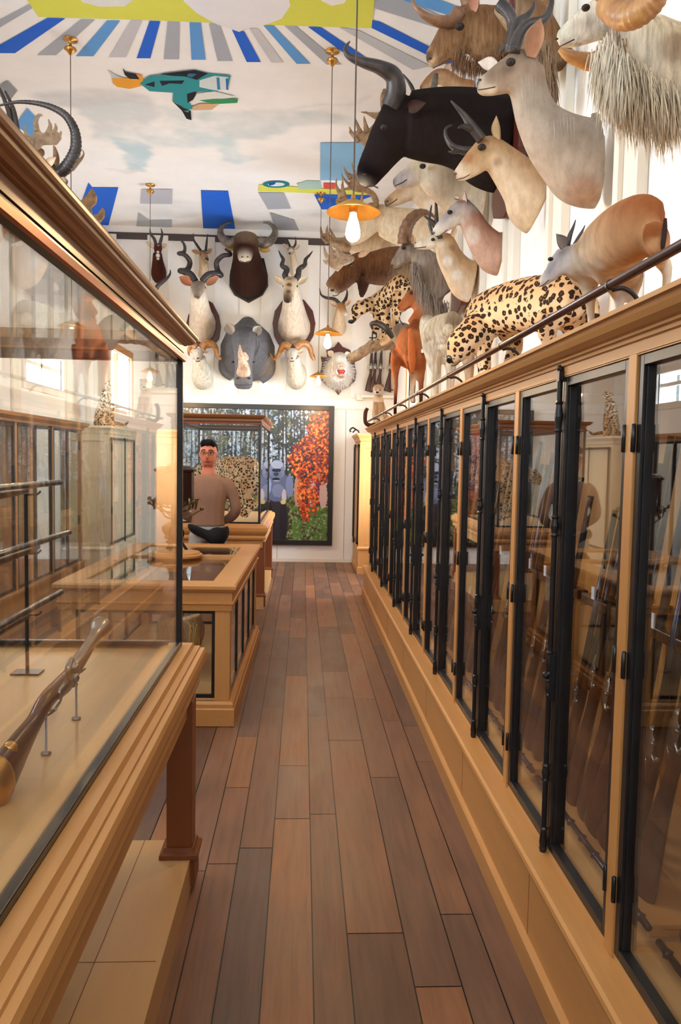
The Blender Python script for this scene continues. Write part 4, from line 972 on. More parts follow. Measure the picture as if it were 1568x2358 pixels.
# bearded wild sheep with curled horns
c = Ctx('A', 2.8, PR); t = mount('bearded cream wild sheep with thick curled orange horns at the top right corner', c.p(1660, 320))
fur_body('head_and_neck', [chain((1700, 330, 230, 'cream'), (1600, 320, 210, 'tan'), (1500, 280, 180, 'cream'), (1400, 210, 150), (1320, 160, 120), (1260, 130, 104), rb=.6),
     chain((1300, 60, 80, 'cream'), (1220, 80, 92, 'pale'), (1150, 110, 82), (1090, 145, 68), (1040, 170, 52, 'ivory'), (1003, 180, 34, 'ivory'), rb=.66)], c, 'shag', t, .011,
     spots=[(990, 165, -.03, 24, 'nose', .55), (1050, 205, -.03, 40, 'ivory', .8), (1240, 330, -.1, 60, 'white', .7), (1560, 200, -.1, 80, 'brown', .6), (1150, 90, -.1, 30, 'pale', .6)])
horn(t, c, [(1240, 20, -.16, 62), (1300, 70, -.24, 60), (1370, 62, -.3, 58), (1440, 10, -.34, 52), (1470, -60, -.36, 44), (1420, -130, -.36, 34)], mat='horn_tan', ridge=.05, nr=16, k=10, seg=18)
horn(t, c, [(1010, 225, .22, 10), (1050, 252, .22, 24), (1110, 275, .22, 34), (1170, 282, .22, 40), (1215, 250, .2, 40)], mat='horn_tan', ridge=.05, k=8, seg=16)
eye(t, c, 1134, 32, -.12, 13); line(t, c, [(1008, 215, -.045), (1040, 200, -.08), (1080, 180, -.10)], 3); nostril(t, c, 998, 178, -.03, 9)
fringe(t, c, [(1230, 250, -.08), (1290, 360, -.09), (1370, 420, -.1), (1450, 470, -.1), (1560, 500, -.1)], 1300, .10, .0024, (206, 188, 160), (.2, -.05, -1), seed=7, dspread=.12)
fringe(t, c, [(1210, 200, -.08), (1240, 280, -.1), (1280, 380, -.1)], 420, .10, .0026, (226, 216, 196), (-.05, -.1, -1), seed=8, dspread=.1)
ear(t, c, 1210, 10, -.1, 1150, -25, -.2, 24, (206, 186, 150))
# light antelopes below the bull
c = Ctx('A', 6.1, PR); t = mount('pale grey goat antelope head under the black bull jaw', c.p(620, 880))
fur_body('head_and_neck', [chain((660, 900, 130, 'cream'), (600, 890, 124), (520, 850, 108, 'griz'), (440, 800, 90, 'cream'), (400, 780, 76), rb=.62), chain((430, 780, 60, 'cream'), (370, 790, 60), (320, 815, 46, 'dove'), (275, 835, 34), (250, 842, 20, 'nose'), rb=.66)], c, 'fur', t, .012, spots=[(290, 840, -.06, 26, 'dove', .6)])
line(t, c, [(256, 852, -.05), (290, 838, -.08), (312, 822, -.09)], 2.4); eye(t, c, 385, 760, -.13, 10)
c = Ctx('A', 7.3, PR); t = mount('yellow fawn antelope head below the pale goat antelope', c.p(480, 930))
fur_body('head_and_neck', [chain((520, 950, 100, 'fawn'), (450, 920, 80), (390, 880, 66), (360, 860, 56), rb=.62), chain((385, 860, 44, 'fawn'), (330, 870, 46), (280, 900, 36), (240, 922, 28), (212, 935, 16, 'nose'), rb=.66)], c, 'fur', t, .011, spots=[(230, 915, -.05, 18, 'brown', .6), (420, 960, -.08, 40, 'white', .6)])
line(t, c, [(214, 944, -.03), (240, 932, -.07), (268, 912, -.08)], 2.2); nostril(t, c, 222, 922, -.06, 6)
# white faced antelope cow
c = Ctx('B', 5.55, PR); t = mount('hornless antelope head with white face and rosy neck, over the sleeping leopard', c.p(790, 270))
fur_body('head_and_neck', [chain((790, 272, 94, 'rose'), (765, 265, 90), (725, 225, 74), (690, 175, 60), (660, 120, 52), (635, 85, 48, 'dove'), rb=.62), chain((665, 75, 38, 'dove'), (630, 85, 48), (590, 110, 42), (550, 145, 32), (520, 172, 24, 'white'), (503, 186, 14, 'dove'), rb=.66)], c, 'fur', t, .010,
     spots=[(600, 130, -.07, 34, 'white', .6), (545, 175, -.05, 22, 'white', .7), (620, 40, -.02, 22, 'redbrown', .6), (660, 190, -.07, 40, 'white', .5), (500, 182, 0, 9, 'nose', .7)])
ear(t, c, 645, 62, -.03, 636, 2, -.05, 13, (170, 120, 100), (232, 214, 204), face=(-1, -.6, 0)); eye(t, c, 573, 90, -.085, 8); line(t, c, [(512, 197, -.03), (535, 188, -.06), (562, 166, -.075)], 1.8); ear(t, c, 610, 35, .06, 590, 25, .09, 8, (60, 44, 40)); nostril(t, c, 505, 180, -.03, 3.5)
# second pronghorn
c = Ctx('B', 6.35, PR); t = mount('pronghorn head with banded white throat and dark forked horn, behind the white faced antelope', c.p(660, 400))
fur_body('head_and_neck', [chain((672, 390, 92, 'fawn'), (645, 380, 88), (600, 330, 66), (570, 280, 56), (555, 235, 48), (545, 215, 40, 'tan'), rb=.62), chain((585, 215, 28, 'orange'), (545, 215, 36, 'tan'), (500, 220, 31, 'pale'), (460, 230, 23), (430, 236, 15), (416, 238, 8, 'nose'), rb=.66)], c, 'fur', t, .010,
     spots=[(560, 300, -.08, 24, 'white', .8), (600, 360, -.1, 26, 'white', .7), (640, 470, -.08, 34, 'white', .6), (585, 240, -.07, 16, 'brown', .5), (530, 225, -.06, 16, 'white', .5)])
horn(t, c, [(530, 205, -.03, 20), (516, 150, -.04, 19), (514, 90, -.04, 13), (512, 40, -.04, 8), (514, 8, -.03, 3)], flat=.6); horn(t, c, [(516, 160, -.04, 14), (490, 128, -.05, 9), (462, 108, -.05, 3)], name='horn_prong')
horn(t, c, [(500, 190, .05, 12), (484, 140, .05, 10), (490, 80, .05, 7), (494, 60, .05, 3)], flat=.6); eye(t, c, 500, 208, -.065, 6); ear(t, c, 580, 195, -.03, 600, 150, -.05, 10, (180, 140, 100)); line(t, c, [(416, 246, -.03), (445, 244, -.05), (470, 240, -.06)], 2)
# ibex goat
c = Ctx('D', 6.95, PR); t = mount('shaggy grey ibex with one thick dark horn arching up and back', c.p(1180, 1100))
wall_plaque(t, 6.95, .26, c.p(1230, 1010).z, c.p(1230, 1310).z)
fur_body('head_and_neck', [chain((1170, 1130, 170, 'goat'), (1120, 1060, 165), (1040, 930, 150), (960, 840, 120), (900, 800, 96), rb=.6), chain((910, 770, 80, 'goat'), (850, 750, 84), (800, 790, 74), (760, 830, 58), (720, 868, 46), (695, 885, 28, 'goatdark'), rb=.66),
     chain((1060, 1000, 120), (1050, 1130, 110, 'dove'), (1060, 1250, 60, 'dove'), (1075, 1310, 20), rb=.6)], c, 'shag', t, .011, spots=[(880, 920, -.12, 50, 'goatdark', .75), (1110, 1120, -.12, 60, 'dove', .6), (950, 1040, -.12, 40, 'dove', .5)])
fringe(t, c, [(880, 860, -.1), (920, 1000, -.12), (970, 1090, -.13), (1060, 1180, -.14), (1160, 1230, -.1)], 700, .14, .0034, (150, 138, 130), (.12, -.05, -1), seed=9, dspread=.1)
horn(t, c, [(795, 690, -.07, 52), (800, 600, -.09, 50), (830, 510, -.1, 46), (890, 440, -.1, 40), (960, 415, -.08, 30), (1030, 430, -.06, 18), (1080, 470, -.04, 5)], mat='horn_brown', ridge=.06, nr=10, k=8)
horn(t, c, [(815, 680, .06, 44), (830, 590, .07, 40), (860, 510, .08, 36), (920, 450, .08, 26), (980, 430, .08, 12)], mat='horn_brown', ridge=.06, nr=8, k=8)
eye(t, c, 797, 724, -.105, 14); line(t, c, [(705, 912, -.04), (740, 912, -.075), (780, 895, -.09)], 3); nostril(t, c, 700, 878, -.035, 8); ear(t, c, 880, 690, -.08, 870, 600, -.14, 20, (120, 104, 96))
# cream reindeer with palmate antlers
c = Ctx('D', 8.3, PR); t = mount('cream coated reindeer head with broad brown antlers behind the nearest lamp', c.p(900, 560))
fur_body('head_and_neck', [chain((1060, 620, 200, 'cream'), (940, 580, 190), (820, 550, 170), (700, 520, 150), (620, 490, 130), rb=.6), chain((640, 430, 80, 'cream'), (580, 440, 90, 'tan'), (500, 520, 88, 'cream'), (430, 590, 76), (370, 640, 60), (320, 665, 40, 'tan'), rb=.66)], c, 'fur', t, .013, spots=[(540, 400, -.1, 60, 'tan', .7), (700, 600, -.15, 80, 'ivory', .5)])
eye(t, c, 527, 411, -.17, 22); 
antler(t, c, [(250, 200), (220, 260), (215, 330), (250, 400), (330, 400), (420, 410), (500, 360), (520, 320), (440, 350), (360, 320), (300, 290), (280, 250)], [[(250, 290, 0, 24), (222, 220, 0, 16), (205, 170, 0, 10), (212, 110, 0, 4)], [(240, 340, 0, 20), (210, 330, 0, 10), (205, 290, 0, 4)], [(280, 280, 0, 20), (262, 200, 0, 14), (262, 130, 0, 8), (250, 60, 0, 3)], [(250, 390, 0, 18), (225, 400, 0, 8), (222, 370, 0, 3)], [(420, 400, 0, 20), (430, 300, 0, 14), (440, 200, 0, 5)]],
       d0=-.15, th=.03, beam=[(560, 340, .08, 30), (500, 370, .02, 28), (400, 390, 0, 30), (300, 360, 0, 28)])
antler(t, c, [(300, 60), (330, 120), (320, 200), (380, 230), (480, 240), (520, 260), (500, 200), (420, 170), (380, 90)], [[(330, 120, 0, 20), (290, 60, 0, 12), (270, 10, 0, 4)], [(320, 170, 0, 18), (280, 130, 0, 10), (250, 70, 0, 4)], [(330, 200, 0, 16), (270, 210, 0, 9), (245, 170, 0, 3)], [(380, 90, 0, 16), (350, 20, 0, 9), (345, -30, 0, 3)]], d0=.12, th=.03, beam=[(560, 330, .0, 28), (520, 250, 0, 26), (420, 200, 0, 24)])
ear(t, c, 640, 360, -.12, 700, 300, -.18, 24, (160, 130, 90), (200, 170, 130))
# second reindeer lower, muzzle to the right behind
c = Ctx('D', 10.6, PR); t = mount('tan elk head glowing in the lamp light with pale wide antlers at left', c.p(600, 700))
fur_body('head_and_neck', [chain((880, 775, 130, 'cream'), (840, 770, 140, 'cream'), (700, 760, 150, 'cream'), (600, 700, 140, 'tan'), (480, 690, 120), (400, 700, 100), rb=.6), chain((640, 720, 50, 'tan'), (540, 700, 70), (400, 690, 80, 'fawn'), (300, 690, 70), (250, 700, 40), rb=.66)], c, 'fur', t, .014, spots=[(640, 720, -.1, 50, 'redbrown', .4)])
antler(t, c, [(100, 620), (150, 700), (230, 740), (300, 760), (330, 700), (260, 650), (180, 640)], [[(130, 680, 0, 20), (90, 640, 0, 14), (70, 590, 0, 8), (66, 540, 0, 3)], [(160, 650, 0, 20), (130, 600, 0, 14), (130, 540, 0, 4)], [(190, 640, 0, 16), (165, 590, 0, 10), (150, 550, 0, 4)]], d0=-.1, th=.03, beam=[(330, 740, 0, 30), (240, 700, 0, 28), (150, 680, 0, 22)])
# brown moose
c = Ctx('D', 9.7, PR); t = mount('brown moose head in profile with hanging muzzle and pale palmate antlers', c.p(700, 950))
fur_body('head_and_neck', [chain((975, 910, 180, 'brown'), (900, 900, 190, 'brown'), (800, 900, 190, 'griz'), (680, 890, 170, 'moose'), (560, 900, 150), (450, 900, 125), rb=.6), chain((480, 830, 70, 'moose'), (400, 860, 92), (320, 940, 98), (250, 1010, 92), (190, 1060, 82), (165, 1090, 62, 'tan'), rb=.66), chain((440, 980, 60, 'moosedark'), (440, 1060, 50), (430, 1140, 26), (425, 1165, 8), rb=.5)], c, 'shag', t, .014,
     spots=[(180, 1100, -.2, 34, 'moosedark', .8), (220, 1120, -.2, 40, 'tan', .4), (440, 1080, -.1, 60, 'moosedark', .7), (360, 800, -.15, 60, 'rust', .4)])
eye(t, c, 336, 874, -.24, 12); nostril(t, c, 172, 1098, -.22, 20); line(t, c, [(175, 1145, -.15), (215, 1140, -.21), (255, 1100, -.23)], 4)
M['antler_pale'] = horn_mat('pale antler', (150, 122, 96), (206, 186, 160), .6)
antler(t, c, [(110, 820), (150, 890), (220, 930), (290, 860), (330, 830), (280, 790), (240, 800), (200, 790), (170, 800), (140, 800)], [[(140, 830, 0, 24), (110, 770, 0, 16), (95, 700, 0, 5)], [(180, 820, 0, 22), (160, 750, 0, 14), (150, 690, 0, 5)], [(230, 820, 0, 20), (215, 760, 0, 14), (205, 700, 0, 5)], [(140, 860, 0, 20), (105, 850, 0, 10), (95, 820, 0, 4)]], d0=-.2, th=.035, mat='antler_pale', beam=[(350, 820, .15, 26), (290, 850, 0, 26), (220, 870, 0, 26)])
antler(t, c, [(150, 740), (190, 800), (260, 820), (300, 790), (250, 750)], [[(180, 780, 0, 18), (160, 720, 0, 12), (150, 660, 0, 4)], [(230, 770, 0, 18), (210, 710, 0, 10), (200, 680, 0, 4)]], d0=.3, th=.03, mat='antler_pale', beam=[(360, 815, -.1, 24), (300, 800, 0, 22), (240, 790, 0, 20)])
ear(t, c, 400, 800, -.2, 500, 760, -.26, 24, (130, 90, 60))
# antlers poking out behind the bull
c = Ctx('A', 8.0, PR); t = mount('pair of broad spiky fallow antlers showing behind the black bull face', c.p(420, 560))
fur_body('head_and_neck', [chain((460, 600, 90, 'brown'), (380, 580, 80), (320, 560, 60), (290, 560, 40), rb=.6)], c, 'fur', t, .013)
antler(t, c, [(210, 410), (240, 470), (230, 540), (180, 550), (130, 520), (110, 500), (140, 480), (160, 450), (180, 430)], [[(190, 440, 0, 14), (175, 410, 0, 9), (160, 380, 0, 3)], [(165, 450, 0, 14), (140, 430, 0, 9), (115, 400, 0, 3)], [(140, 480, 0, 12), (105, 465, 0, 8), (78, 450, 0, 3)], [(130, 510, 0, 12), (100, 505, 0, 8), (75, 490, 0, 3)]], d0=0, th=.03, beam=[(300, 560, 0, 18), (240, 540, 0, 20), (190, 500, 0, 20)])
antler(t, c, [(170, 560), (150, 640), (130, 680), (90, 640), (70, 600), (90, 600), (130, 610)], [[(150, 600, 0, 14), (170, 570, 0, 10), (182, 520, 0, 3)], [(130, 610, 0, 14), (122, 570, 0, 9), (115, 530, 0, 3)], [(100, 610, 0, 12), (88, 580, 0, 8), (75, 540, 0, 3)], [(80, 630, 0, 12), (60, 610, 0, 8), (48, 580, 0, 3)], [(90, 650, 0, 10), (65, 625, 0, 6), (46, 605, 0, 2)]], d0=-.2, th=.03, beam=[(300, 620, 0, 18), (220, 680, 0, 18), (150, 670, 0, 20)])
# ---------------------------------------------------------------- far wall, heads facing the room (crop C). dY = -distance out from the wall
def frontal(label, base, cat='trophy head'): return mount(label, base, cat)
def fch(*pts):  # (x,y,out,rs,ru,col): rs along X (side), ru perpendicular
    return [(x, y, -o, ru, rs, cl_) for x, y, o, rs, ru, cl_ in pts]
WY = YB-.020
c = Ctx('C', WY, FR)
# gaur
t = frontal('massive dark gaur head with tan forehead and crescent horns, top centre of the far wall', c.p(790, 600))
slab(t, c, [(690, 320), (890, 320), (915, 430), (916, 500), (880, 560), (790, 610), (700, 560), (666, 500), (668, 430)], -.02, .02, 'black_frame', 'plaque')
fur_body('head_and_neck', [fch((790, 440, .0, 118, 140, 'gaur'), (790, 430, .18, 112, 130, 'gaur'), (785, 370, .38, 98, 120, 'gaur'), (775, 290, .55, 84, 90, 'gaur'), (772, 220, .60, 78, 66, 'gaurtop')),
     fch((775, 178, .50, 66, 30, 'gaurtop'), (773, 200, .60, 78, 50, 'gaurtop'), (771, 250, .72, 70, 56, 'gaur'), (768, 290, .80, 52, 50, 'gaur'), (766, 320, .86, 44, 36, 'muzzle'), (766, 338, .88, 34, 22, 'muzzle')), fch((786, 400, .3, 10, 40, 'gaur'), (788, 520, .12, 12, 40, 'gaur'), (790, 590, .0, 8, 14, 'gaur'))], c, 'fur', t, .013, spots=[(775, 178, -.62, 56, 'griz', .75), (775, 200, -.68, 50, 'griz', .7), (774, 222, -.74, 50, 'griz', .7), (785, 450, -.36, 18, 'brown', .6), (766, 320, -.95, 28, 'muzzle', .8)])
for s in (-1, 1):
    X = lambda v: 785+s*v
    horn(t, c, [(X(70), 212, -.52, 34), (X(110), 225, -.52, 32), (X(150), 205, -.50, 27), (X(175), 165, -.48, 22), (X(170), 125, -.46, 15), (X(140), 98, -.46, 9), (X(100), 92, -.48, 3)], mat='horn_grey', k=8)
    ear(t, c, X(75), 255, -.5, X(145), 275 if s > 0 else 250, -.5, 26, (96, 66, 44), (222, 176, 104), face=(0, -1, .1)); eye(t, c, X(60)-4, 256, -.66, 9); nostril(t, c, 767+s*18, 312, -.96, 7)
line(t, c, [(738, 338, -.95), (766, 348, -.99), (796, 338, -.95)], 3)
# kudu bull
t = frontal('kudu head with long corkscrew horns and white neck on a red brown plaque', c.p(490, 860))
slab(t, c, [(470, 560), (560, 610), (600, 690), (612, 760), (600, 840), (550, 895), (490, 905), (420, 850), (385, 760), (400, 690)], -.02, .02, 'mahog', 'plaque')
fur_body('head_and_neck', [fch((495, 750, 0, 84, 110, 'pale'), (490, 740, .16, 82, 110, 'eland'), (478, 660, .38, 66, 86, 'eland'), (470, 570, .52, 54, 62, 'pale'), (468, 510, .58, 50, 44, 'grey')), fch((468, 486, .55, 40, 22, 'greyface'), (466, 505, .64, 44, 34, 'greyface'), (462, 535, .74, 34, 32, 'grey'), (459, 560, .82, 24, 24, 'grey'), (458, 578, .85, 17, 14, 'dark'))], c, 'fur', t, .012, spots=[(450, 590, -.84, 14, 'white', .6), (468, 505, -.72, 12, 'white', .5), (487, 790, -.2, 14, 'griz', .5), (470, 620, -.5, 16, 'ivory', .8)])
horn(t, c, [(450, 470, -.52, 20), (415, 425, -.50, 22), (365, 405, -.48, 19), (352, 402, -.40, 18), (395, 395, -.34, 17), (412, 345, -.38, 16), (380, 300, -.46, 14), (340, 290, -.46, 12), (375, 280, -.38, 11), (378, 240, -.38, 9), (355, 205, -.42, 6), (326, 184, -.44, 2)], k=8)
horn(t, c, [(490, 470, -.52, 20), (530, 430, -.50, 22), (590, 420, -.48, 19), (612, 430, -.42, 18), (590, 395, -.36, 17), (585, 345, -.40, 16), (625, 305, -.48, 14), (670, 300, -.48, 12), (672, 285, -.42, 10), (640, 262, -.40, 7)], k=8)
ear(t, c, 425, 492, -.5, 343, 440, -.5, 28, (200, 180, 160), (196, 132, 100), face=(0, -1, .1)); ear(t, c, 518, 490, -.5, 598, 440, -.5, 28, (200, 180, 160), (206, 152, 120), face=(0, -1, .1)); eye(t, c, 430, 508, -.64, 8); eye(t, c, 502, 508, -.64, 8)
# gazelle above kudu
t = frontal('slim brown gazelle head with tall straight horns above the corkscrew horned kudu', c.p(500, 450))
fur_body('head_and_neck', [fch((500, 430, 0, 34, 50, 'orange'), (502, 390, .10, 30, 44, 'fawn'), (500, 340, .2, 27, 34, 'tan'), (498, 300, .26, 28, 24, 'tan')), fch((494, 282, .25, 22, 14, 'tan'), (500, 295, .32, 24, 20, 'brown'), (512, 315, .38, 18, 17, 'fawn'), (524, 332, .44, 12, 11, 'dark'))], c, 'fur', t, .010, spots=[(515, 345, -.42, 12, 'white', .7)])
horn(t, c, [(484, 276, -.27, 9), (460, 240, -.27, 8), (436, 200, -.27, 6), (434, 160, -.27, 2)], ridge=.06, nr=12); horn(t, c, [(514, 274, -.27, 9), (520, 220, -.27, 7), (526, 165, -.27, 2)], ridge=.06, nr=12)
ear(t, c, 475, 290, -.25, 422, 270, -.25, 12, (180, 140, 100), (190, 150, 110)); ear(t, c, 526, 290, -.25, 554, 258, -.25, 12, (150, 110, 80), (190, 150, 110)); eye(t, c, 484, 296, -.35, 5); eye(t, c, 518, 290, -.34, 5)
# blesbok
t = frontal('dark blesbok head with white blaze and lyre horns, left on the far wall', c.p(215, 470))
fur_body('head_and_neck', [fch((212, 420, 0, 48, 66, 'blesbok'), (210, 400, .12, 46, 60, 'blesbok'), (205, 340, .26, 34, 44, 'blesbok'), (203, 290, .34, 28, 30, 'blesbok')), fch((207, 238, .34, 24, 14, 'blesbok'), (206, 255, .40, 26, 22, 'blesbok'), (206, 290, .46, 20, 20, 'blesbok'), (206, 322, .52, 16, 15, 'blesbok'), (206, 340, .54, 13, 10, 'dark'))], c, 'fur', t, .010, spots=[(206, 300, -.54, 14, 'white', 1), (206, 275, -.52, 12, 'white', 1), (206, 320, -.57, 11, 'white', .9), (209, 236, -.44, 6, 'white', .8)])
horn(t, c, [(194, 240, -.38, 11), (184, 200, -.38, 10), (160, 165, -.38, 7), (154, 128, -.38, 2)], ridge=.08, nr=12); horn(t, c, [(216, 240, -.38, 11), (226, 200, -.38, 10), (234, 165, -.38, 7), (226, 128, -.38, 2)], ridge=.08, nr=12)
ear(t, c, 182, 255, -.36, 128, 212, -.36, 12, (120, 70, 50), (226, 200, 180)); ear(t, c, 230, 255, -.36, 264, 228, -.36, 12, (120, 70, 50), (226, 200, 180)); eye(t, c, 188, 262, -.44, 5); eye(t, c, 226, 262, -.44, 5)
# horned antelope half hidden by the near case crown
t = frontal('antelope with wide upcurved black horns, mostly hidden behind the near case crown', c.p(170, 760))
fur_body('head_and_neck', [fch((160, 740, 0, 60, 100, 'tan'), (160, 700, .2, 50, 80, 'tan'), (160, 620, .38, 36, 50, 'fawn'), (160, 580, .42, 32, 26, 'fawn')), fch((160, 560, .4, 26, 14, 'tan'), (160, 590, .48, 26, 24, 'tan'), (158, 640, .58, 18, 18, 'cream'), (158, 660, .6, 12, 10, 'dark'))], c, 'fur', t, .013)
horn(t, c, [(150, 555, -.45, 15), (130, 500, -.45, 13), (100, 450, -.45, 9), (94, 396, -.45, 2)]); horn(t, c, [(180, 555, -.45, 15), (205, 500, -.45, 14), (260, 455, -.45, 10), (285, 420, -.45, 6), (284, 394, -.45, 2)])
ear(t, c, 190, 580, -.4, 236, 566, -.4, 10, (120, 90, 70)); eye(t, c, 136, 590, -.5, 6)
# eland
t = frontal('cream eland head with brown brow and straight spiral horns on a red brown plaque', c.p(1080, 880))
slab(t, c, [(1080, 560), (1150, 590), (1205, 660), (1222, 740), (1210, 820), (1170, 890), (1080, 900), (990, 885), (955, 820), (945, 740), (960, 660), (1010, 590)], -.02, .02, 'mahog', 'plaque')
fur_body('head_and_neck', [fch((1084, 770, 0, 106, 108, 'eland'), (1082, 740, .2, 98, 120, 'eland'), (1078, 650, .42, 74, 96, 'eland'), (1070, 560, .58, 58, 66, 'pale'), (1066, 500, .62, 50, 44, 'cream')), fch((1062, 455, .58, 40, 18, 'stripe'), (1060, 480, .68, 46, 36, 'cream'), (1050, 530, .78, 36, 36, 'cream'), (1042, 575, .88, 28, 26, 'griz'), (1040, 602, .92, 22, 15, 'dark'))], c, 'fur', t, .012, spots=[(1052, 500, -.8, 20, 'stripe', .9), (1048, 540, -.88, 16, 'stripe', .8), (1056, 470, -.72, 22, 'stripe', .9), (1040, 600, -.97, 18, 'nose', .9), (1072, 700, -.42, 14, 'ivory', .8), (1090, 880, -.1, 60, 'griz', .4)])
horn(t, c, [(1040, 460, -.6, 20), (1026, 430, -.6, 19), (1038, 390, -.6, 17), (1006, 370, -.6, 14), (1014, 330, -.6, 11), (998, 300, -.6, 7), (984, 270, -.6, 2)], ridge=.05, nr=8); horn(t, c, [(1090, 460, -.6, 20), (1110, 430, -.6, 19), (1118, 390, -.6, 17), (1152, 365, -.6, 14), (1158, 330, -.6, 11), (1184, 300, -.6, 7), (1204, 274, -.6, 2)], ridge=.05, nr=8)
ear(t, c, 1010, 486, -.58, 952, 434, -.58, 18, (180, 160, 130), (236, 222, 196)); ear(t, c, 1112, 486, -.58, 1172, 440, -.58, 18, (180, 160, 130), (236, 222, 196)); eye(t, c, 1020, 500, -.70, 8); eye(t, c, 1098, 500, -.70, 8)
fringe(t, c, [(1072, 560, -.72), (1074, 640, -.6), (1076, 740, -.42), (1076, 800, -.3)], 60, .07, .006, (206, 190, 160), (0, -.3, -1), seed=12, dspread=.03)
# small gazelle above eland
t = frontal('small pale gazelle head with short dark horns above the eland', c.p(1090, 440))
fur_body('head_and_neck', [fch((1092, 420, 0, 28, 50, 'cream'), (1088, 370, .1, 24, 40, 'cream'), (1076, 310, .2, 20, 28, 'fawn'), (1068, 280, .26, 20, 18, 'fawn')), fch((1070, 252, .26, 17, 10, 'tan'), (1066, 262, .32, 20, 16, 'brown'), (1060, 278, .38, 14, 13, 'white'), (1055, 292, .42, 9, 8, 'dark'))], c, 'fur', t, .009)
horn(t, c, [(1060, 250, -.28, 7), (1050, 225, -.28, 6), (1038, 190, -.28, 2)], ridge=.06); horn(t, c, [(1082, 250, -.28, 7), (1094, 225, -.28, 6), (1094, 184, -.28, 2)], ridge=.06)
ear(t, c, 1050, 258, -.26, 1010, 226, -.26, 10, (70, 50, 44), (226, 210, 196)); ear(t, c, 1088, 262, -.26, 1122, 234, -.26, 11, (70, 50, 44), (226, 210, 196)); eye(t, c, 1050, 264, -.36, 4); eye(t, c, 1080, 264, -.34, 4)
# white rams
for (ox, lab, hx) in ((0, 'white ram head with tan curling horn beside the rhino, under the kudu', 0), (608, 'white ram head with spreading tan horns under the eland', 1)):
    X = lambda v: v+ox
    t = frontal(lab, c.p(X(485), 1180))
    fur_body('head_and_neck', [fch((X(492), 1080, 0, 66, 86, 'ivory'), (X(490), 1070, .16, 66, 92, 'ivory'), (X(478), 1010, .32, 48, 66, 'ivory'), (X(470), 960, .40, 42, 42, 'white')), fch((X(466), 918, .38, 32, 16, 'white'), (X(465), 930, .46, 36, 28, 'white'), (X(464), 955, .54, 27, 24, 'white'), (X(463), 978, .60, 17, 14, 'muzzle'))], c, 'shag', t, .011)
    nostril(t, c, X(463), 966, -.64, 7); line(t, c, [(X(450), 984, -.62), (X(463), 988, -.64), (X(476), 984, -.62)], 2.5)
    eye(t, c, X(437), 930, -.47, 5); eye(t, c, X(494), 930, -.47, 5)
    ear(t, c, X(430), 928, -.4, X(404), 912, -.4, 9, (220, 206, 180)); ear(t, c, X(500), 928, -.4, X(540), 918, -.4, 10, (200, 180, 150))
    horn(t, c, [(X(488), 898, -.42, 26), (X(515), 874, -.42, 26), (X(550), 872, -.40, 22), (X(578), 900, -.36, 18), (X(590), 950, -.34, 13), (X(605) if hx else X(612), 972, -.32, 9), (X(604) if hx else X(640), 938, -.3, 3)][:6 if not hx else 7], mat='horn_tan', ridge=.06, nr=16)
    if hx: horn(t, c, [(X(448), 898, -.42, 26), (X(420), 880, -.42, 24), (X(395), 900, -.40, 19), (X(375), 945, -.36, 14), (X(345), 970, -.34, 9), (X(318), 932, -.3, 3)], mat='horn_tan', ridge=.06, nr=16)
    else: horn(t, c, [(X(452), 898, -.42, 24), (X(430), 880, -.42, 20), (X(412), 900, -.4, 15), (X(404), 930, -.38, 8), (X(410), 950, -.36, 3)], mat='horn_tan', ridge=.06, nr=12)
# rhino
t = frontal('grey rhinoceros head with long worn horn, low centre of the far wall', c.p(785, 1070))
fur_body('head_and_neck', [fch((785, 930, 0, 176, 190, 'rhino'), (785, 920, .14, 168, 190, 'rhino'), (780, 900, .34, 128, 150, 'rhino'), (770, 880, .52, 96, 108, 'rhino')), fch((785, 720, .0, 40, 30, 'rhino'), (782, 780, .14, 84, 70, 'rhino'), (778, 830, .30, 110, 90, 'rhino')),
     fch((765, 830, .46, 84, 60, 'rhino'), (762, 870, .62, 80, 76, 'rhino'), (760, 950, .74, 64, 70, 'rhino'), (758, 1030, .84, 56, 60, 'rhino'), (757, 1100, .90, 60, 46, 'rhino'), (757, 1140, .90, 58, 32, 'rhino'), (757, 1160, .88, 44, 18, 'rhino')),
     fch((625, 960, .02, 24, 60, 'rhino'), (630, 1040, .04, 30, 40, 'rhino'), (690, 1080, .06, 40, 20, 'rhino')), fch((940, 960, .02, 24, 60, 'rhino'), (920, 1050, .04, 40, 30, 'rhino'), (860, 1095, .06, 44, 22, 'rhino'))], c, 'hide', t, .013, spots=[(890, 1000, -.1, 80, 'rhinotan', .5), (760, 1010, -1., 46, 'rhinotan', .6), (740, 930, -.9, 30, 'rhinotan', .3)])
M['rhinohorn'] = horn_mat('worn rhino horn', (150, 116, 92), (216, 196, 174), .5)
horn(t, c, [(758, 1060, -.98, 46), (758, 1020, -1.06, 36), (750, 985, -1.14, 26), (738, 930, -1.18, 15), (734, 880, -1.16, 5)], mat='rhinohorn', seg=16); horn(t, c, [(764, 985, -.86, 32), (768, 955, -.92, 22), (762, 925, -.96, 6)], mat='rhinohorn')
bm = bmesh.new(); tube(bm, [(*c.p(700, 1134, -.99), .006), (*c.p(757, 1142, -1.06), .007), (*c.p(812, 1134, -.99), .006)], k=5, seg=6)
for i in range(4):
    for s in (-1, 1): tube(bm, [(*c.p(762+s*(26+i*13), 812+i*4, -.60), .004), (*c.p(762+s*(34+i*14), 850, -.68+i*.01), .006), (*c.p(762+s*(52+i*9), 880+i*4, -.66), .003)], k=4, seg=6)
vc_obj('skin_fold', bm, (74, 74, 78), 'hide', t)
ear(t, c, 690, 812, -.5, 650, 742, -.5, 30, (110, 108, 108), (196, 186, 176), cup=.6); ear(t, c, 832, 820, -.5, 872, 758, -.5, 30, (110, 108, 108), (190, 182, 174), cup=.6)
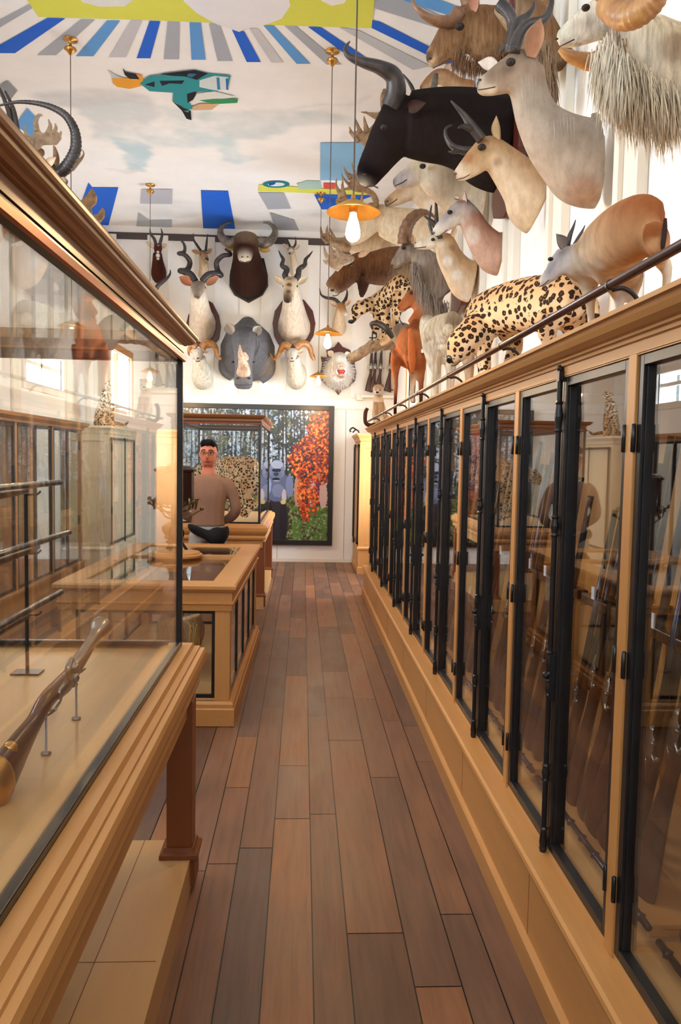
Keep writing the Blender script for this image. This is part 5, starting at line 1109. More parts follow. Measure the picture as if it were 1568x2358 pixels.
eye(t, c, 690, 990, -.72, 6); eye(t, c, 822, 990, -.74, 6); nostril(t, c, 720, 1095, -.99, 11); nostril(t, c, 795, 1095, -.99, 11)
# boar on a shield
t = frontal('white boar head with open pink mouth on a brown shield plaque', c.p(1370, 1200))
slab(t, c, [(1370, 858), (1398, 892), (1446, 912), (1450, 930), (1440, 950), (1484, 955), (1474, 1000), (1486, 1060), (1478, 1110), (1440, 1150), (1392, 1172), (1370, 1204), (1346, 1172), (1300, 1150), (1262, 1110), (1252, 1060), (1264, 1000), (1256, 955), (1296, 962), (1296, 932), (1290, 915), (1344, 892)], -.03, .03, 'mahog', 'plaque')
fur_body('head_and_neck', [fch((1368, 1060, 0, 86, 92, 'boar'), (1368, 1050, .12, 88, 98, 'boar'), (1370, 1020, .26, 72, 80, 'boar'), (1374, 1000, .36, 56, 60, 'boar')), fch((1372, 950, .32, 46, 30, 'boar'), (1378, 980, .42, 46, 44, 'boar'), (1384, 1010, .50, 34, 34, 'boar'), (1388, 1020, .58, 20, 16, 'pink')), fch((1388, 1080, .30, 34, 18, 'boar'), (1388, 1075, .42, 26, 14, 'pink'), (1388, 1072, .50, 18, 9, 'pink'))], c, 'shag', t, .010)
bm = bmesh.new(); ball(bm, c.p(1388, 1052, -.47), .06, 3, (1.2, .9, .55)); M['mouth_red'] = plain('red open mouth', (176, 66, 60), .4); obj('open_mouth', bm, 'mouth_red', t, smooth=True)
for s in (-1, 1): horn(t, c, [(1388+s*22, 1068, -.5, 5), (1388+s*30, 1052, -.52, 4), (1388+s*30, 1036, -.52, 1.5)], mat='card', name='tusk'); eye(t, c, 1376+s*28, 990, -.46, 4); nostril(t, c, 1388+s*8, 1020, -.63, 4)
ear(t, c, 1336, 950, -.34, 1300, 920, -.34, 18, (230, 220, 206), (226, 206, 186)); ear(t, c, 1412, 950, -.34, 1446, 930, -.34, 16, (230, 220, 206), (226, 206, 186))
rg = random.Random(5); bm = bmesh.new()
for i in range(900):
    a = rg.uniform(0, 2*PI); r0 = rg.uniform(.35, 1.0); p = c.p(1368+r0*84*math.cos(a), 1055+r0*96*math.sin(a), -.30+.22*r0**2)
    tuft(bm, p, V((math.cos(a), -.35, -math.sin(a)-.35)), rg.uniform(.07, .12), .005, rg, .2)
vc_obj('bristles', bm, (238, 234, 228), 'shag', t)
# impala beside the boar
t = frontal('fawn impala head with lyre horns above the boar, looking right', c.p(1375, 820))
fur_body('head_and_neck', [fch((1374, 770, 0, 46, 56, 'fawn'), (1374, 750, .1, 42, 56, 'fawn'), (1376, 690, .22, 32, 44, 'fawn'), (1384, 640, .3, 28, 30, 'orange')), fch((1376, 612, .3, 20, 12, 'orange'), (1386, 630, .36, 26, 24, 'orange'), (1402, 660, .42, 20, 20, 'tan'), (1420, 686, .48, 12, 11, 'pale'))], c, 'fur', t, .010, spots=[(1395, 690, -.4, 18, 'white', .5), (1424, 694, -.5, 7, 'nose', .8)])
horn(t, c, [(1375, 612, -.34, 12), (1345, 585, -.34, 11), (1290, 575, -.34, 9), (1258, 555, -.34, 6), (1248, 512, -.34, 2)], ridge=.06, nr=14); horn(t, c, [(1400, 612, -.3, 12), (1418, 580, -.28, 10), (1426, 545, -.26, 6), (1422, 520, -.24, 3)], ridge=.06, nr=10)
ear(t, c, 1360, 628, -.3, 1314, 606, -.3, 12, (180, 130, 90)); ear(t, c, 1410, 625, -.3, 1450, 592, -.3, 13, (190, 140, 100), (230, 190, 150)); eye(t, c, 1382, 640, -.42, 5)
# dark antlers at the far right top
c2 = Ctx('C', 11.2, PR); t = mount('small brown antlers at the right end of the far wall rail', c2.p(1330, 200), 'antlers')
antler(t, c2, [(1262, 160), (1280, 210), (1320, 220), (1340, 190), (1310, 180), (1300, 160)], [[(1270, 180, 0, 10), (1258, 140, 0, 7), (1258, 108, 0, 2)], [(1300, 180, 0, 10), (1292, 150, 0, 7), (1300, 105, 0, 2)]], d0=0, th=.03, beam=[(1400, 200, 0, 12), (1340, 200, 0, 12), (1300, 200, 0, 12)])
stub(t, c2.p(1395, 200), (c2.p(1395, 200).x+.15, YB-.03, c2.p(1395, 200).z-.1), .05)
# thin horns left of blesbok
c2 = Ctx('G', 12.0, FR); t = frontal('thin dark horns of a small antelope at the far left wall corner', c2.p(985, 1330))
fur_body('head_and_neck', [fch((985, 1330, .1, 30, 40, 'tan'), (985, 1270, .22, 26, 32, 'tan'), (985, 1215, .3, 22, 20, 'fawn'))], c2, 'fur', t, .011)
stub(t, c2.p(985, 1330, -.1), (c2.p(985, 1330).x, YB-.02, c2.p(985, 1330).z-.05), .05)
horn(t, c2, [(975, 1215, -.3, 10), (955, 1160, -.3, 8), (930, 1115, -.3, 3)]); horn(t, c2, [(995, 1215, -.3, 9), (997, 1170, -.3, 6), (992, 1135, -.3, 2)])
# ---------------------------------------------------------------- left wall heads
c = Ctx('G', 6.4, PR)
t = mount('sable antelope with one huge ridged black horn sweeping in a circle, left wall', c.p(120, 560))
fur_body('head_and_neck', [chain((60, 640, 150, 'black'), (180, 600, 140), (300, 560, 100), (380, 520, 80), rb=.6), chain((340, 480, 60, 'black'), (400, 500, 66, 'black'), (470, 560, 50, 'cream'), (530, 590, 26, 'dark'), rb=.66)], c, 'fur', t, .014)
horn(t, c, [(430, 520, 0, 44), (520, 460, -.03, 46), (590, 330, -.06, 42), (590, 190, -.08, 36), (530, 70, -.1, 30), (430, 0, -.1, 24), (300, -40, -.1, 18), (150, -52, -.1, 13), (20, -30, -.1, 8), (-60, 0, -.1, 3)], ridge=.07, nr=44, k=14, seg=14)
horn(t, c, [(410, 520, .1, 30), (440, 400, .12, 26), (430, 320, .12, 14), (420, 290, .12, 4)], mat='horn_brown'); ear(t, c, 360, 470, -.1, 440, 380, -.12, 28, (150, 120, 90), (214, 190, 160)); eye(t, c, 420, 480, -.12, 10)
stub(t, c.p(60, 640), (XL+.07, 6.4, c.p(60, 640).z-.1), .2, (36, 28, 26))
c = Ctx('G', 7.2, PR)
t = mount('pale fallow antlers inside the curve of the big black horn, left wall', c.p(180, 350), 'antlers')
fur_body('skull', [chain((140, 380, 40, 'brown'), (220, 360, 50), (300, 350, 40), (350, 340, 24), rb=.6)], c, 'fur', t, .012)
antler(t, c, [(180, 240), (260, 200), (280, 120), (330, 190), (380, 180), (420, 170), (470, 190), (480, 230), (440, 280), (340, 280), (250, 310), (190, 290)], [[(220, 220, 0, 18), (195, 180, 0, 12), (200, 110, 0, 4)], [(290, 180, 0, 24), (280, 100, 0, 20), (310, 50, 0, 12), (335, 60, 0, 6)], [(370, 200, 0, 20), (395, 140, 0, 16), (378, 80, 0, 5)], [(420, 200, 0, 18), (440, 150, 0, 14), (428, 112, 0, 5)], [(460, 220, 0, 16), (480, 190, 0, 10), (474, 172, 0, 4)]], th=.03, mat='antler_pale', beam=[(300, 350, 0, 20), (300, 290, 0, 26), (300, 250, 0, 26)])
stub(t, c.p(140, 380), (XL+.03, 7.2, c.p(140, 380).z-.1), .1)
t = mount('brown curled antler of a deer poking out right of the circular black horn', c.p(520, 480), 'antlers')
antler(t, c, [], [[(560, 470, 0, 26), (600, 430, 0, 20), (640, 390, 0, 12), (658, 350, 0, 8), (636, 310, 0, 3)]], beam=[(480, 520, 0, 26), (540, 480, 0, 26), (600, 430, 0, 20)])
stub(t, c.p(480, 520), (XL+.02, 7.2, c.p(480, 520).z-.25), .06)
c = Ctx('G', 8.6, PR)
t = mount('broad brown moose antler palms over the near case crown, before the blue painted panel', c.p(640, 850), 'antlers')
antler(t, c, [(600, 740), (660, 700), (705, 640), (725, 625), (760, 690), (750, 740), (710, 770), (720, 830), (660, 830), (600, 800)], [], th=.04, d0=0)
antler(t, c, [(700, 830), (760, 830), (790, 790), (800, 770), (820, 800), (815, 850), (770, 900), (740, 890)], [], th=.04, d0=-.1)
stub(t, c.p(620, 820, .03), (XL+.02, 8.7, c.p(600, 900).z-.1), .07)
c = Ctx('P', 6.6, PR)
t = mount('dark slender horns at the left edge above the near case crown', c.p(20, 300))
horn(t, c, [(25, 300, 0, 7), (22, 262, 0, 6), (8, 225, 0, 4), (-4, 195, 0, 1.5)]); horn(t, c, [(40, 300, 0, 6), (30, 250, 0, 5), (12, 210, 0, 2)]); fur_body('head_and_neck', [chain((0, 330, 30, 'dark'), (20, 310, 20, 'white'), (34, 296, 12, 'tan'), rb=.6)], c, 'fur', t, .012)
stub(t, c.p(0, 330), (XL+.02, 6.6, c.p(0, 330).z-.1), .08)
# ---------------------------------------------------------------- animals standing on the cabinets
def beast(label, cat, base): return thing('mounted_animal', label, cat, base, 'whole mounted animals standing on the cabinets')
# duiker-like antelope
c = Ctx('B', 2.35, PR); t = beast('fawn antelope with blue black horns bending its head down beside the guard rail', 'antelope', (1.06, 2.3, ZTOP))
fur_body('body', [['XY']+chain((1480, 140, 95, 'steenhip', -.42), (1400, 150, 135, 'steenhip', -.38), (1310, 190, 140, 'orange', -.25), (1220, 250, 118, 'fawn', -.1), (1160, 320, 92, 'fawn', .05), (1135, 380, 62, 'fawn', .12), rb=.8),
     chain((1180, 350, 62, 'fawn', .05), (1120, 330, 58), (1080, 300, 50, 'dove')), chain((1110, 270, 46, 'dove', .02), (1065, 290, 52), (1030, 330, 44), (1000, 365, 34), (972, 392, 26, 'pale'), (956, 406, 14, 'pale'), rb=.7),
     chain((1165, 360, 60, 'fawn', .1), (1170, 430, 38), (1178, 500, 24), (1185, 600, 18), (1190, 680, 17)), chain((1230, 340, 56, 'fawn', -.12), (1290, 430, 36, 'dove'), (1300, 500, 22, 'white'), (1290, 620, 18, 'white'), (1290, 720, 17)),
     chain((1330, 260, 90, 'fawn', -.2), (1360, 350, 56, 'tan'), (1375, 400, 30, 'tan'), (1360, 470, 22, 'pale'), (1365, 600, 18), (1370, 700, 18)), chain((1460, 200, 80, 'steenhip', -.5), (1480, 290, 46, 'cream'), (1510, 350, 26), (1500, 430, 22), (1500, 600, 18))], c, 'fur', t, .011, seg=16,
     spots=[(1340, 290, -.4, 34, 'brown', .5), (1210, 330, -.2, 40, 'white', .3), (1460, 230, -.58, 45, 'cream', .7), (1250, 380, -.25, 30, 'dove', .5), (1075, 235, -.05, 22, 'rust', .6), (1425, 110, -.55, 60, 'rust', .6)])
horn(t, c, [(1078, 232, -.03, 13), (1090, 190, -.03, 10), (1104, 155, -.03, 6), (1114, 124, -.03, 2)]); horn(t, c, [(1108, 240, .02, 12), (1128, 200, .02, 9), (1144, 170, .02, 5), (1154, 148, .02, 2)])
ear(t, c, 1064, 245, -.05, 1032, 184, -.08, 22, (120, 112, 108), (150, 140, 134)); ear(t, c, 1124, 250, .04, 1150, 218, .06, 24, (130, 120, 116), (150, 142, 138), cup=.1); eye(t, c, 1007, 292, -.045, 8); line(t, c, [(956, 412, -.025), (975, 404, -.04), (1000, 382, -.05)], 2)
bm = bmesh.new(); tube(bm, [(*c.p(1500, 120, -.50), .004), (*c.p(1498, 170, -.51), .006), (*c.p(1490, 230, -.52), .006), (*c.p(1488, 262, -.52), .002)], k=5, seg=8); vc_obj('tail', bm, (56, 36, 30), 'fur', t)
# large leopard
c = Ctx('B', 4.0, PR); t = beast('large spotted leopard prowling head down on the cabinet top', 'leopard', (1.08, 4.0, ZTOP))
fur_body('body', [['XY']+chain((1130, 480, 70, 'leo', -.5), (1080, 470, 112, 'leo', -.42), (1000, 480, 122, 'leo', -.3), (900, 490, 118, 'leo', -.15), (800, 510, 108, 'leo', 0), (730, 540, 102, 'leo', .12), (690, 590, 84, 'leo', .2), rb=.78),
     chain((730, 560, 76, 'leo', .12), (670, 610, 68), (640, 650, 62), rb=.8), chain((650, 620, 60, 'leo', .12), (625, 650, 62, 'leopale'), (605, 690, 56, 'leopale'), (588, 720, 36, 'leopale'), (576, 738, 20, 'leopale'), rb=.8),
     chain((725, 580, 60, 'leo', .05), (712, 660, 42, 'leo'), (718, 730, 34, 'leopale'), (722, 800, 30), (716, 860, 30)), chain((830, 600, 60, 'leo', .2), (850, 680, 38, 'leo', .2), (830, 740, 30, 'leo', .2), (826, 800, 28, 'leo', .2)),
     chain((1010, 540, 70, 'leo', -.42), (990, 600, 46, 'leopale', -.4), (1010, 680, 34, 'leopale', -.35), (1020, 800, 30, 'leopale', -.35)), chain((1090, 520, 80, 'leo', -.35), (1120, 620, 50, 'leo', -.3), (1130, 720, 34, 'leo', -.3), (1130, 800, 30, 'leo', -.3)),
     chain((1150, 440, 28, 'leo', -.5), (1190, 470, 20, 'leo', -.5), (1205, 540, 18, 'leo', -.5), (1200, 640, 16, 'leo', -.5), rb=1)], c, 'leopard', t, .013, seg=16)
bm = bmesh.new(); ball(bm, c.p(572, 722, .0), .028, 3, (.7, 1, .9)); obj('nose', bm, 'glassy', t, smooth=True)
eye(t, c, 596, 664, .0, 8); ear(t, c, 640, 600, .05, 622, 574, .03, 18, (200, 160, 110), (170, 140, 110), cup=.2); line(t, c, [(580, 752, .02), (600, 748, -.02), (618, 730, -.03)], 3)
# pale wolf/lion cub standing
c = Ctx('D', 5.9, PR); t = beast('pale tan animal with grizzled back seen from behind, beside the big leopard', 'deer', (1.08, 5.9, ZTOP))
fur_body('body', [chain((1270, 1400, 130, 'griz', -.2), (1200, 1440, 150, 'wolf', -.1), (1120, 1480, 160, 'wolf'), (1040, 1560, 130, 'wolf'), rb=.7), chain((1000, 1330, 56, 'griz', .1), (1010, 1420, 80, 'wolf', .05), (1050, 1540, 100, 'wolf')),
     chain((1050, 1560, 100, 'wolf'), (1060, 1700, 70), (1080, 1830, 44), (1070, 1950, 36), (1080, 2080, 32), rb=.8), chain((1180, 1560, 110, 'wolf', -.05), (1200, 1700, 64), (1210, 1830, 44), (1200, 1960, 36), (1200, 2060, 32), rb=.8), chain((1330, 1540, 100, 'wolf', -.2), (1360, 1700, 60, 'tan', -.2), (1370, 1850, 40, 'tan', -.2), (1370, 1960, 34, 'tan', -.2), rb=.8)],
     c, 'shag', t, .012, spots=[(1230, 1350, -.3, 110, 'griz', .8), (1020, 1370, -.1, 60, 'wolf', .5), (950, 1500, -.1, 24, 'white', .9)])
bm = bmesh.new(); tube(bm, [(*c.p(1190, 1420, -.28), .03), (*c.p(1180, 1470, -.34), .04), (*c.p(1165, 1500, -.34), .015)], k=4, seg=10); vc_obj('tail', bm, (216, 198, 168), 'shag', t)
# red antelope from behind
c = Ctx('D', 6.75, PR); t = beast('red brown antelope seen from behind on long dark legs, head turned left', 'antelope', (1.02, 6.8, ZTOP))
fur_body('body', [['XY']+chain((880, 1440, 70, 'rust', -.25), (850, 1520, 112, 'rust', -.2), (840, 1600, 128, 'rust', -.1), (830, 1680, 116, 'rust', .1), rb=.85), chain((870, 1460, 60, 'rust', .2), (920, 1380, 60, 'redbrown', .4), (940, 1300, 50, 'redbrown', .5)),
     chain((760, 1640, 74, 'rust', -.1), (728, 1740, 50), (722, 1840, 32, 'redbrown'), (728, 1940, 22, 'redbrown'), (722, 2060, 18, 'blesbok'), (720, 2190, 18, 'dark')), chain((860, 1660, 70, 'rust', -.2), (880, 1760, 60, 'rust'), (880, 1850, 34, 'orange'), (872, 1950, 24, 'cream'), (865, 2080, 20, 'cream')),
     chain((940, 1660, 60, 'redbrown', -.05), (950, 1760, 44, 'redbrown'), (950, 1880, 28, 'redbrown'), (948, 2040, 20, 'blesbok'), (945, 2090, 18, 'dark'))], c, 'fur', t, .011, spots=[(900, 1700, -.3, 44, 'griz', .5), (920, 1740, -.25, 40, 'dark', .5), (840, 1580, -.35, 40, 'orange', .5)])
bm = bmesh.new(); tube(bm, [(*c.p(858, 1440, -.4), .018), (*c.p(862, 1540, -.45), .026), (*c.p(868, 1700, -.45), .03), (*c.p(872, 1800, -.44), .016), (*c.p(874, 1830, -.43), .003)], k=5, seg=10); vc_obj('tail', bm, (190, 104, 56), 'fur', t)
c = Ctx('D', 7.15, PR)
fur_body('head_and_neck', [chain((900, 1420, 90, 'rust'), (960, 1330, 90, 'redbrown'), (970, 1250, 84), (920, 1190, 78), rb=.6), chain((930, 1140, 50, 'redbrown'), (880, 1150, 66), (830, 1200, 56), (780, 1240, 42), (748, 1262, 24, 'dark'), rb=.66)], c, 'fur', t, .011, spots=[(860, 1250, -.1, 50, 'rust', .5)])
eye(t, c, 865, 1117, -.11, 14); ear(t, c, 920, 1080, -.06, 860, 960, -.06, 22, (110, 60, 40), (90, 50, 40)); line(t, c, [(755, 1290, -.05), (800, 1280, -.09), (850, 1240, -.1)], 3); nostril(t, c, 752, 1248, -.04, 8)
# curved horned antelope low behind
c = Ctx('D', 7.9, PR); t = beast('grey antelope with heavy black backward horns above the branch', 'antelope', (1.0, 7.9, ZTOP))
fur_body('head_and_neck', [chain((880, 1640, 110, 'goat'), (800, 1500, 110, 'goat'), (740, 1460, 90, 'griz'), (700, 1430, 60, 'goat'), rb=.6), chain((870, 1620, 60, 'goat'), (880, 1800, 34), (880, 1960, 26), (880, 2090, 24), rb=.9), chain((690, 1480, 40, 'cream'), (640, 1540, 36, 'tan'), (590, 1570, 24, 'fawn'), rb=.7)], c, 'fur', t, .013)
horn(t, c, [(700, 1510, -.15, 20), (650, 1440, -.18, 28), (590, 1395, -.18, 26), (530, 1385, -.18, 20), (508, 1400, -.18, 12), (520, 1440, -.18, 3)]); horn(t, c, [(800, 1400, -.1, 8), (770, 1370, -.1, 6), (762, 1340, -.1, 2)])
# leopard on the branch
c = Ctx('D', 8.2, PR); t = beast('leopard stepping down a bare branch in the corner above the far cabinets', 'leopard', c.p(640, 1560))
fur_body('body', [['XY']+chain((830, 1020, 70, 'leo', -.3), (780, 1060, 108, 'leo', -.25), (700, 1120, 104, 'leo', -.1), (620, 1180, 96, 'leo', .05), (550, 1220, 88, 'leo', .15), (500, 1230, 66, 'leo', .2), rb=.75), chain((520, 1210, 62, 'leo', .1), (450, 1240, 58), (410, 1270, 56, 'leo'), rb=.8),
     chain((430, 1230, 52, 'leo', .05), (395, 1270, 60, 'leopale'), (370, 1320, 42, 'leopale'), (345, 1370, 28, 'white'), rb=.8), chain((620, 1230, 60, 'leo', -.05), (640, 1340, 44), (650, 1440, 34), (600, 1500, 28), (550, 1560, 26), (520, 1580, 20)), chain((560, 1260, 50, 'leo', .25), (570, 1380, 36, 'leo', .25), (530, 1480, 24, 'leo', .25)),
     chain((760, 1120, 80, 'leo', -.3), (740, 1260, 50, 'leopale', -.3), (720, 1380, 34, 'leo', -.3), (700, 1480, 26, 'leo', -.3)), chain((690, 1170, 20, 'dark', -.3), (700, 1220, 22, 'dark', -.3), (730, 1265, 12, 'dark', -.3), rb=1)], c, 'leopard_small', t, .013, seg=14, spots=[(690, 1200, -.45, 40, 'dark', .8)])
ear(t, c, 420, 1215, .0, 385, 1190, .0, 16, (190, 150, 100), (160, 130, 100)); ear(t, c, 460, 1200, .1, 480, 1170, .1, 14, (190, 150, 100)); eye(t, c, 372, 1306, -.14, 7)
bm = bmesh.new(); ball(bm, c.p(338, 1372, -.1), .03, 3, (1.2, 1, .7)); obj('nose', bm, 'glassy', t, smooth=True)
_s = 0
t = thing('branch', 'pale bare tree branch carrying the leopard in the right corner', 'branch', c.p(640, 1600))
bm = bmesh.new(); tube(bm, [(*c.p(318, 1705, -.1), .05), (*c.p(400, 1660, -.1), .055), (*c.p(480, 1610, -.05), .055), (*c.p(560, 1580, 0), .06), (*c.p(680, 1560, .1), .075), (*c.p(850, 1560, .2), .08), (*c.p(1040, 1540, .3), .07)], k=6, seg=12, ridge=.06, nr=9); tube(bm, [(*c.p(470, 1620, -.05), .03), (*c.p(500, 1560, -.08), .026), (*c.p(520, 1540, -.1), .02)], k=4, seg=8)
obj('bark', bm, horn_mat('pale bark', (120, 96, 74), (200, 176, 146), .8), t, smooth=True)
# sitting lioness
c = Ctx('D', 8.7, PR); t = beast('small sitting lioness looking down from the far end of the cornice', 'lioness', (.92, 8.75, ZTOP))
fur_body('body', [['X']+chain((585, 2230, 66, 'lion', .15), (585, 2180, 74, 'lion', .1), (578, 2100, 58, 'lion', .05), (572, 2020, 44, 'lion', 0), rb=.9), ['X']+chain((575, 2020, 42, 'lion'), (574, 1970, 50, 'lion', -.05), rb=.95), ['X']+chain((574, 1962, 46, 'lion', .02), (570, 1980, 38, 'lion', -.1), (566, 1996, 20, 'white', -.18), rb=1.1),
     ['X']+chain((552, 2080, 26, 'lion', -.08), (552, 2180, 20, 'lion', -.12), (550, 2260, 18, 'white', -.12), rb=1), ['X']+chain((600, 2080, 26, 'lion', -.08), (604, 2180, 20, 'lion', -.12), (606, 2250, 18, 'white', -.12), rb=1), chain((640, 2200, 40, 'lion', .1), (636, 2250, 34, 'lion', .05))], c, 'fur', t, .009, spots=[(566, 2005, -.2, 14, 'white', .8), (578, 2140, -.2, 34, 'white', .6)])
ear(t, c, 548, 1945, 0, 536, 1922, 0, 14, (180, 140, 110), (150, 110, 90)); ear(t, c, 600, 1945, 0, 616, 1922, 0, 14, (180, 140, 110), (150, 110, 90)); eye(t, c, 556, 1972, -.17, 5); eye(t, c, 588, 1972, -.17, 5)
bm = bmesh.new(); ball(bm, c.p(566, 1990, -.23), .016, 2, (1.2, .6, .7)); obj('nose', bm, 'glassy', t, smooth=True)
bm = bmesh.new(); tube(bm, [(*c.p(560, 2262, .1), .022), (*c.p(500, 2280, .05), .02), (*c.p(462, 2255, 0), .02), (*c.p(462, 2170, 0), .022), (*c.p(480, 2130, 0), .018)], k=6, seg=10); vc_obj('tail', bm, (92, 58, 44), 'fur', t)
# leopard in the far case
c = Ctx('E', 9.3, PR); t = thing('stuffed_leopard', 'leopard walking away inside the far glass case', 'leopard', (-.95, 9.35, .906))
fur_body('body', [['XY']+chain((760, 560, 80, 'leo', -.35), (700, 560, 108, 'leo', -.3), (620, 550, 96, 'leo', -.1), (540, 540, 84, 'leo', .1), (470, 560, 80, 'leo', .3), rb=.75), chain((500, 540, 60, 'leo', .25), (430, 540, 56, 'leo', .35), (390, 560, 50, 'leo', .4), rb=.8), chain((400, 540, 50, 'leo', .35), (360, 570, 46, 'leopale', .4), (325, 600, 26, 'leopale', .42), rb=.8),
     chain((720, 620, 80, 'leo', -.4), (690, 720, 46, 'leo', -.4), (712, 780, 30, 'leo', -.42), (690, 840, 26, 'leo', -.42), (672, 868, 24, 'leo', -.46)), chain((640, 600, 66, 'leo', -.2), (610, 690, 40, 'leopale', -.25), (640, 770, 30, 'leopale', -.25), (665, 840, 26, 'leo', -.3), (650, 866, 24, 'leo', -.33)),
     chain((560, 600, 54, 'leo', .1), (565, 700, 36, 'leo', .1), (590, 790, 28, 'leo', .1), (580, 850, 26, 'leo', .05)), chain((500, 600, 50, 'leo', .3), (500, 700, 34, 'leo', .3), (505, 780, 28, 'leo', .3), (498, 835, 26, 'leo', .28)), chain((760, 560, 24, 'leo', -.4), (778, 660, 17, 'leo', -.42), (770, 760, 15, 'leo', -.44), (730, 815, 14, 'leopale', -.46), (690, 842, 12, 'leopale', -.48), rb=1)], c, 'leopard', t, .012, seg=14)
# leopard on pale pier, left
c = Ctx('P', 11.2, FR); t = thing('stuffed_leopard', 'leopard sitting upright on the pale cabinet pier, looking right', 'leopard', at(245, 985, 11.2))
fur_body('body', [fch((236, 965, -.1, 19, 22, 'leopale'), (240, 945, .0, 18, 20, 'leopale'), (244, 920, .1, 14, 16, 'leopale'), (248, 900, .15, 11, 12, 'leopale')), ['Y']+chain((248, 888, 10, 'leopale', -.15), (256, 884, 10, 'leopale', -.18), (266, 888, 7, 'white', -.2), rb=.9), fch((243, 930, .15, 6, 6, 'leopale'), (240, 960, .2, 5, 5, 'leopale'), (240, 983, .22, 6, 6, 'leopale')), fch((257, 930, .15, 6, 6, 'leo'), (258, 960, .2, 5, 5, 'leo'), (259, 983, .22, 6, 6, 'leo')), fch((226, 970, .0, 10, 10, 'leo'), (226, 983, .06, 11, 6, 'leo'))], c, 'leopard', t, .010)
eye(t, c, 258, 882, -.25, 1.6); ear(t, c, 246, 880, -.15, 243, 871, -.15, 3.2, (200, 160, 120)); ear(t, c, 254, 879, -.1, 256, 870, -.1, 3.2, (200, 160, 120))
bm = bmesh.new(); tube(bm, [(*c.p(232, 978, .05), .03), (*c.p(262, 974, .0), .025), (*c.p(285, 978, -.1), .02), (*c.p(296, 970, -.1), .015)], k=4, seg=8); vc_obj('tail', bm, (190, 150, 100), 'leopard', t)
# ---------------------------------------------------------------- guns on the far wall with their shelf
t = thing('wall_shelf', 'white shelf with two dark bars on the far wall under the hanging rifles', 'shelf', at(860, 905, 12.1))
p0 = at(830, 912, YB-.02); p1 = at(908, 908, YB-.02)
obj('shelf_board', nb((p0.x, min(p1.x, XR-.01), YB-.14, YB-.03, p0.z-.03, p0.z+.01)), 'white_trim', t, bevel=.004)
bm = bmesh.new()
for py in (778, 897): a = at(850, py, YB-.06); b_ = at(905, py, YB-.06); tube(bm, [(a.x, YB-.075, a.z, .009), (min(b_.x, XR-.02), YB-.075, a.z, .009)], k=1, seg=8)
obj('support_bar', bm, 'iron', t)
for k, px in enumerate((853, 862, 875, 897)):
    o = copy_tree(R1 if k % 2 else R0); p = at(px, 905, YB-.1); o.location = (p.x, YB-.11, p.z+.02); o.rotation_euler = (0, 0, PI/2); o.scale = (1, 1, .9)
    o['label'] = '%s of four long guns hanging upright on the far wall behind the red antelope' % ('leftmost', 'second', 'third', 'rightmost')[k]; o['group'] = 'long guns on the far wall'
# security sensor
p = at(828, 915, YB-.04); tag(recenter(obj('wall_sensor', nb((p.x-.05, p.x+.05, YB-.10, YB-.001, p.z-.05, p.z+.04)), 'white_trim', bevel=.01)), 'small white sensor box on the far wall left of the rifle shelf', 'sensor')
# ---------------------------------------------------------------- things in the cases
# long barrels
for k, (x, d, z, yb) in enumerate(((-.85, 2.80, 1.52, 1.75), (-.86, 2.93, 1.33, 1.7), (-.85, 2.80, 1.13, 1.7))):
    nm = ('upper', 'middle', 'lower')[k]
    t = thing('long_gun', '%s of three long guns laid lengthwise in the near glass case' % nm, 'rifle', (x, 2.2, z), 'long guns in the near glass case')
    bm = bmesh.new(); tube(bm, [(x, 1.5, z, .012), (x, d, z, .010)], k=1, seg=14); obj('barrel', bm, 'blued', t, smooth=True)
    bm = bmesh.new(); tube(bm, [(x, .98, z-.06, .05, .018), (x, 1.1, z-.05, .04, .018), (x, 1.3, z-.022, .022, .016), (x, 1.5, z-.02, .024, .017), (x, 2.0, z-.018, .018, .014), (x, d-.35, z-.014, .012, .010)], k=4, seg=12, side=(1, 0, 0)); obj('stock', bm, 'walnut', t, smooth=True)
    bm = nb((x-.02, x+.02, 1.42, 1.56, z-.03, z+.012)); obj('lock', bm, 'steel', t, bevel=.004)
t = thing('gun_stand', 'slim black uprights carrying the three long guns in the near glass case', 'stand', (-.86, 2.2, .906))
bm = bmesh.new()
for yy in (1.62, 2.55):
    lathe(bm, [(.006, .906), (.006, 1.50)], (-.885, yy, 0), 10)
    for z in (1.50, 1.31, 1.11): tube(bm, [(-.885, yy, z-.012, .004), (-.85, yy, z-.012, .004), (-.838, yy, z, .003)], k=2, seg=6)
    box(bm, -.93, -.84, yy-.03, yy+.03, .905, .911)
obj('uprights', bm, 'iron', t)
# blunderbuss
t = thing('blunderbuss', 'short flared brass capped blunderbuss on two thin rods inside the near glass case', 'gun', (-.6, 2.0, .906))
def bpz(y): return 0
A_ = at(235, 1455, 2.34); 
P0 = V((-.60, 2.36, 1.10)); P1 = V((-.60, 2.06, 1.055)); P2 = V((-.60, 1.86, 1.035)); P3 = V((-.61, 1.60, .955))
bm = bmesh.new(); tube(bm, [(*P1, .017), (*(P1*.6+P0*.4), .015), (*(P1*.25+P0*.75), .018), (*(P0-V((0, .03, .004))), .030), (*P0, .034)], k=5, seg=20); obj('barrel', bm, 'steel', t, smooth=True)
bm = bmesh.new(); lathe(bm, [(.024, -.001), (.024, .003)], P0, 20, 'Y'); obj('muzzle', bm, 'mouthline', t)
bm = bmesh.new(); tube(bm, [(-.60, 2.24, 1.075, .014, .016), (*(P1-V((0, 0, .012))), .022, .018), (*P2, .022, .019), (-.603, 1.78, 1.008, .022, .018), (-.606, 1.70, .985, .036, .022), (-.61, 1.61, .955, .052, .026), (-.61, 1.575, .945, .048, .024)], k=6, seg=16, side=(1, 0, 0)); obj('stock', bm, 'walnut', t, smooth=True)
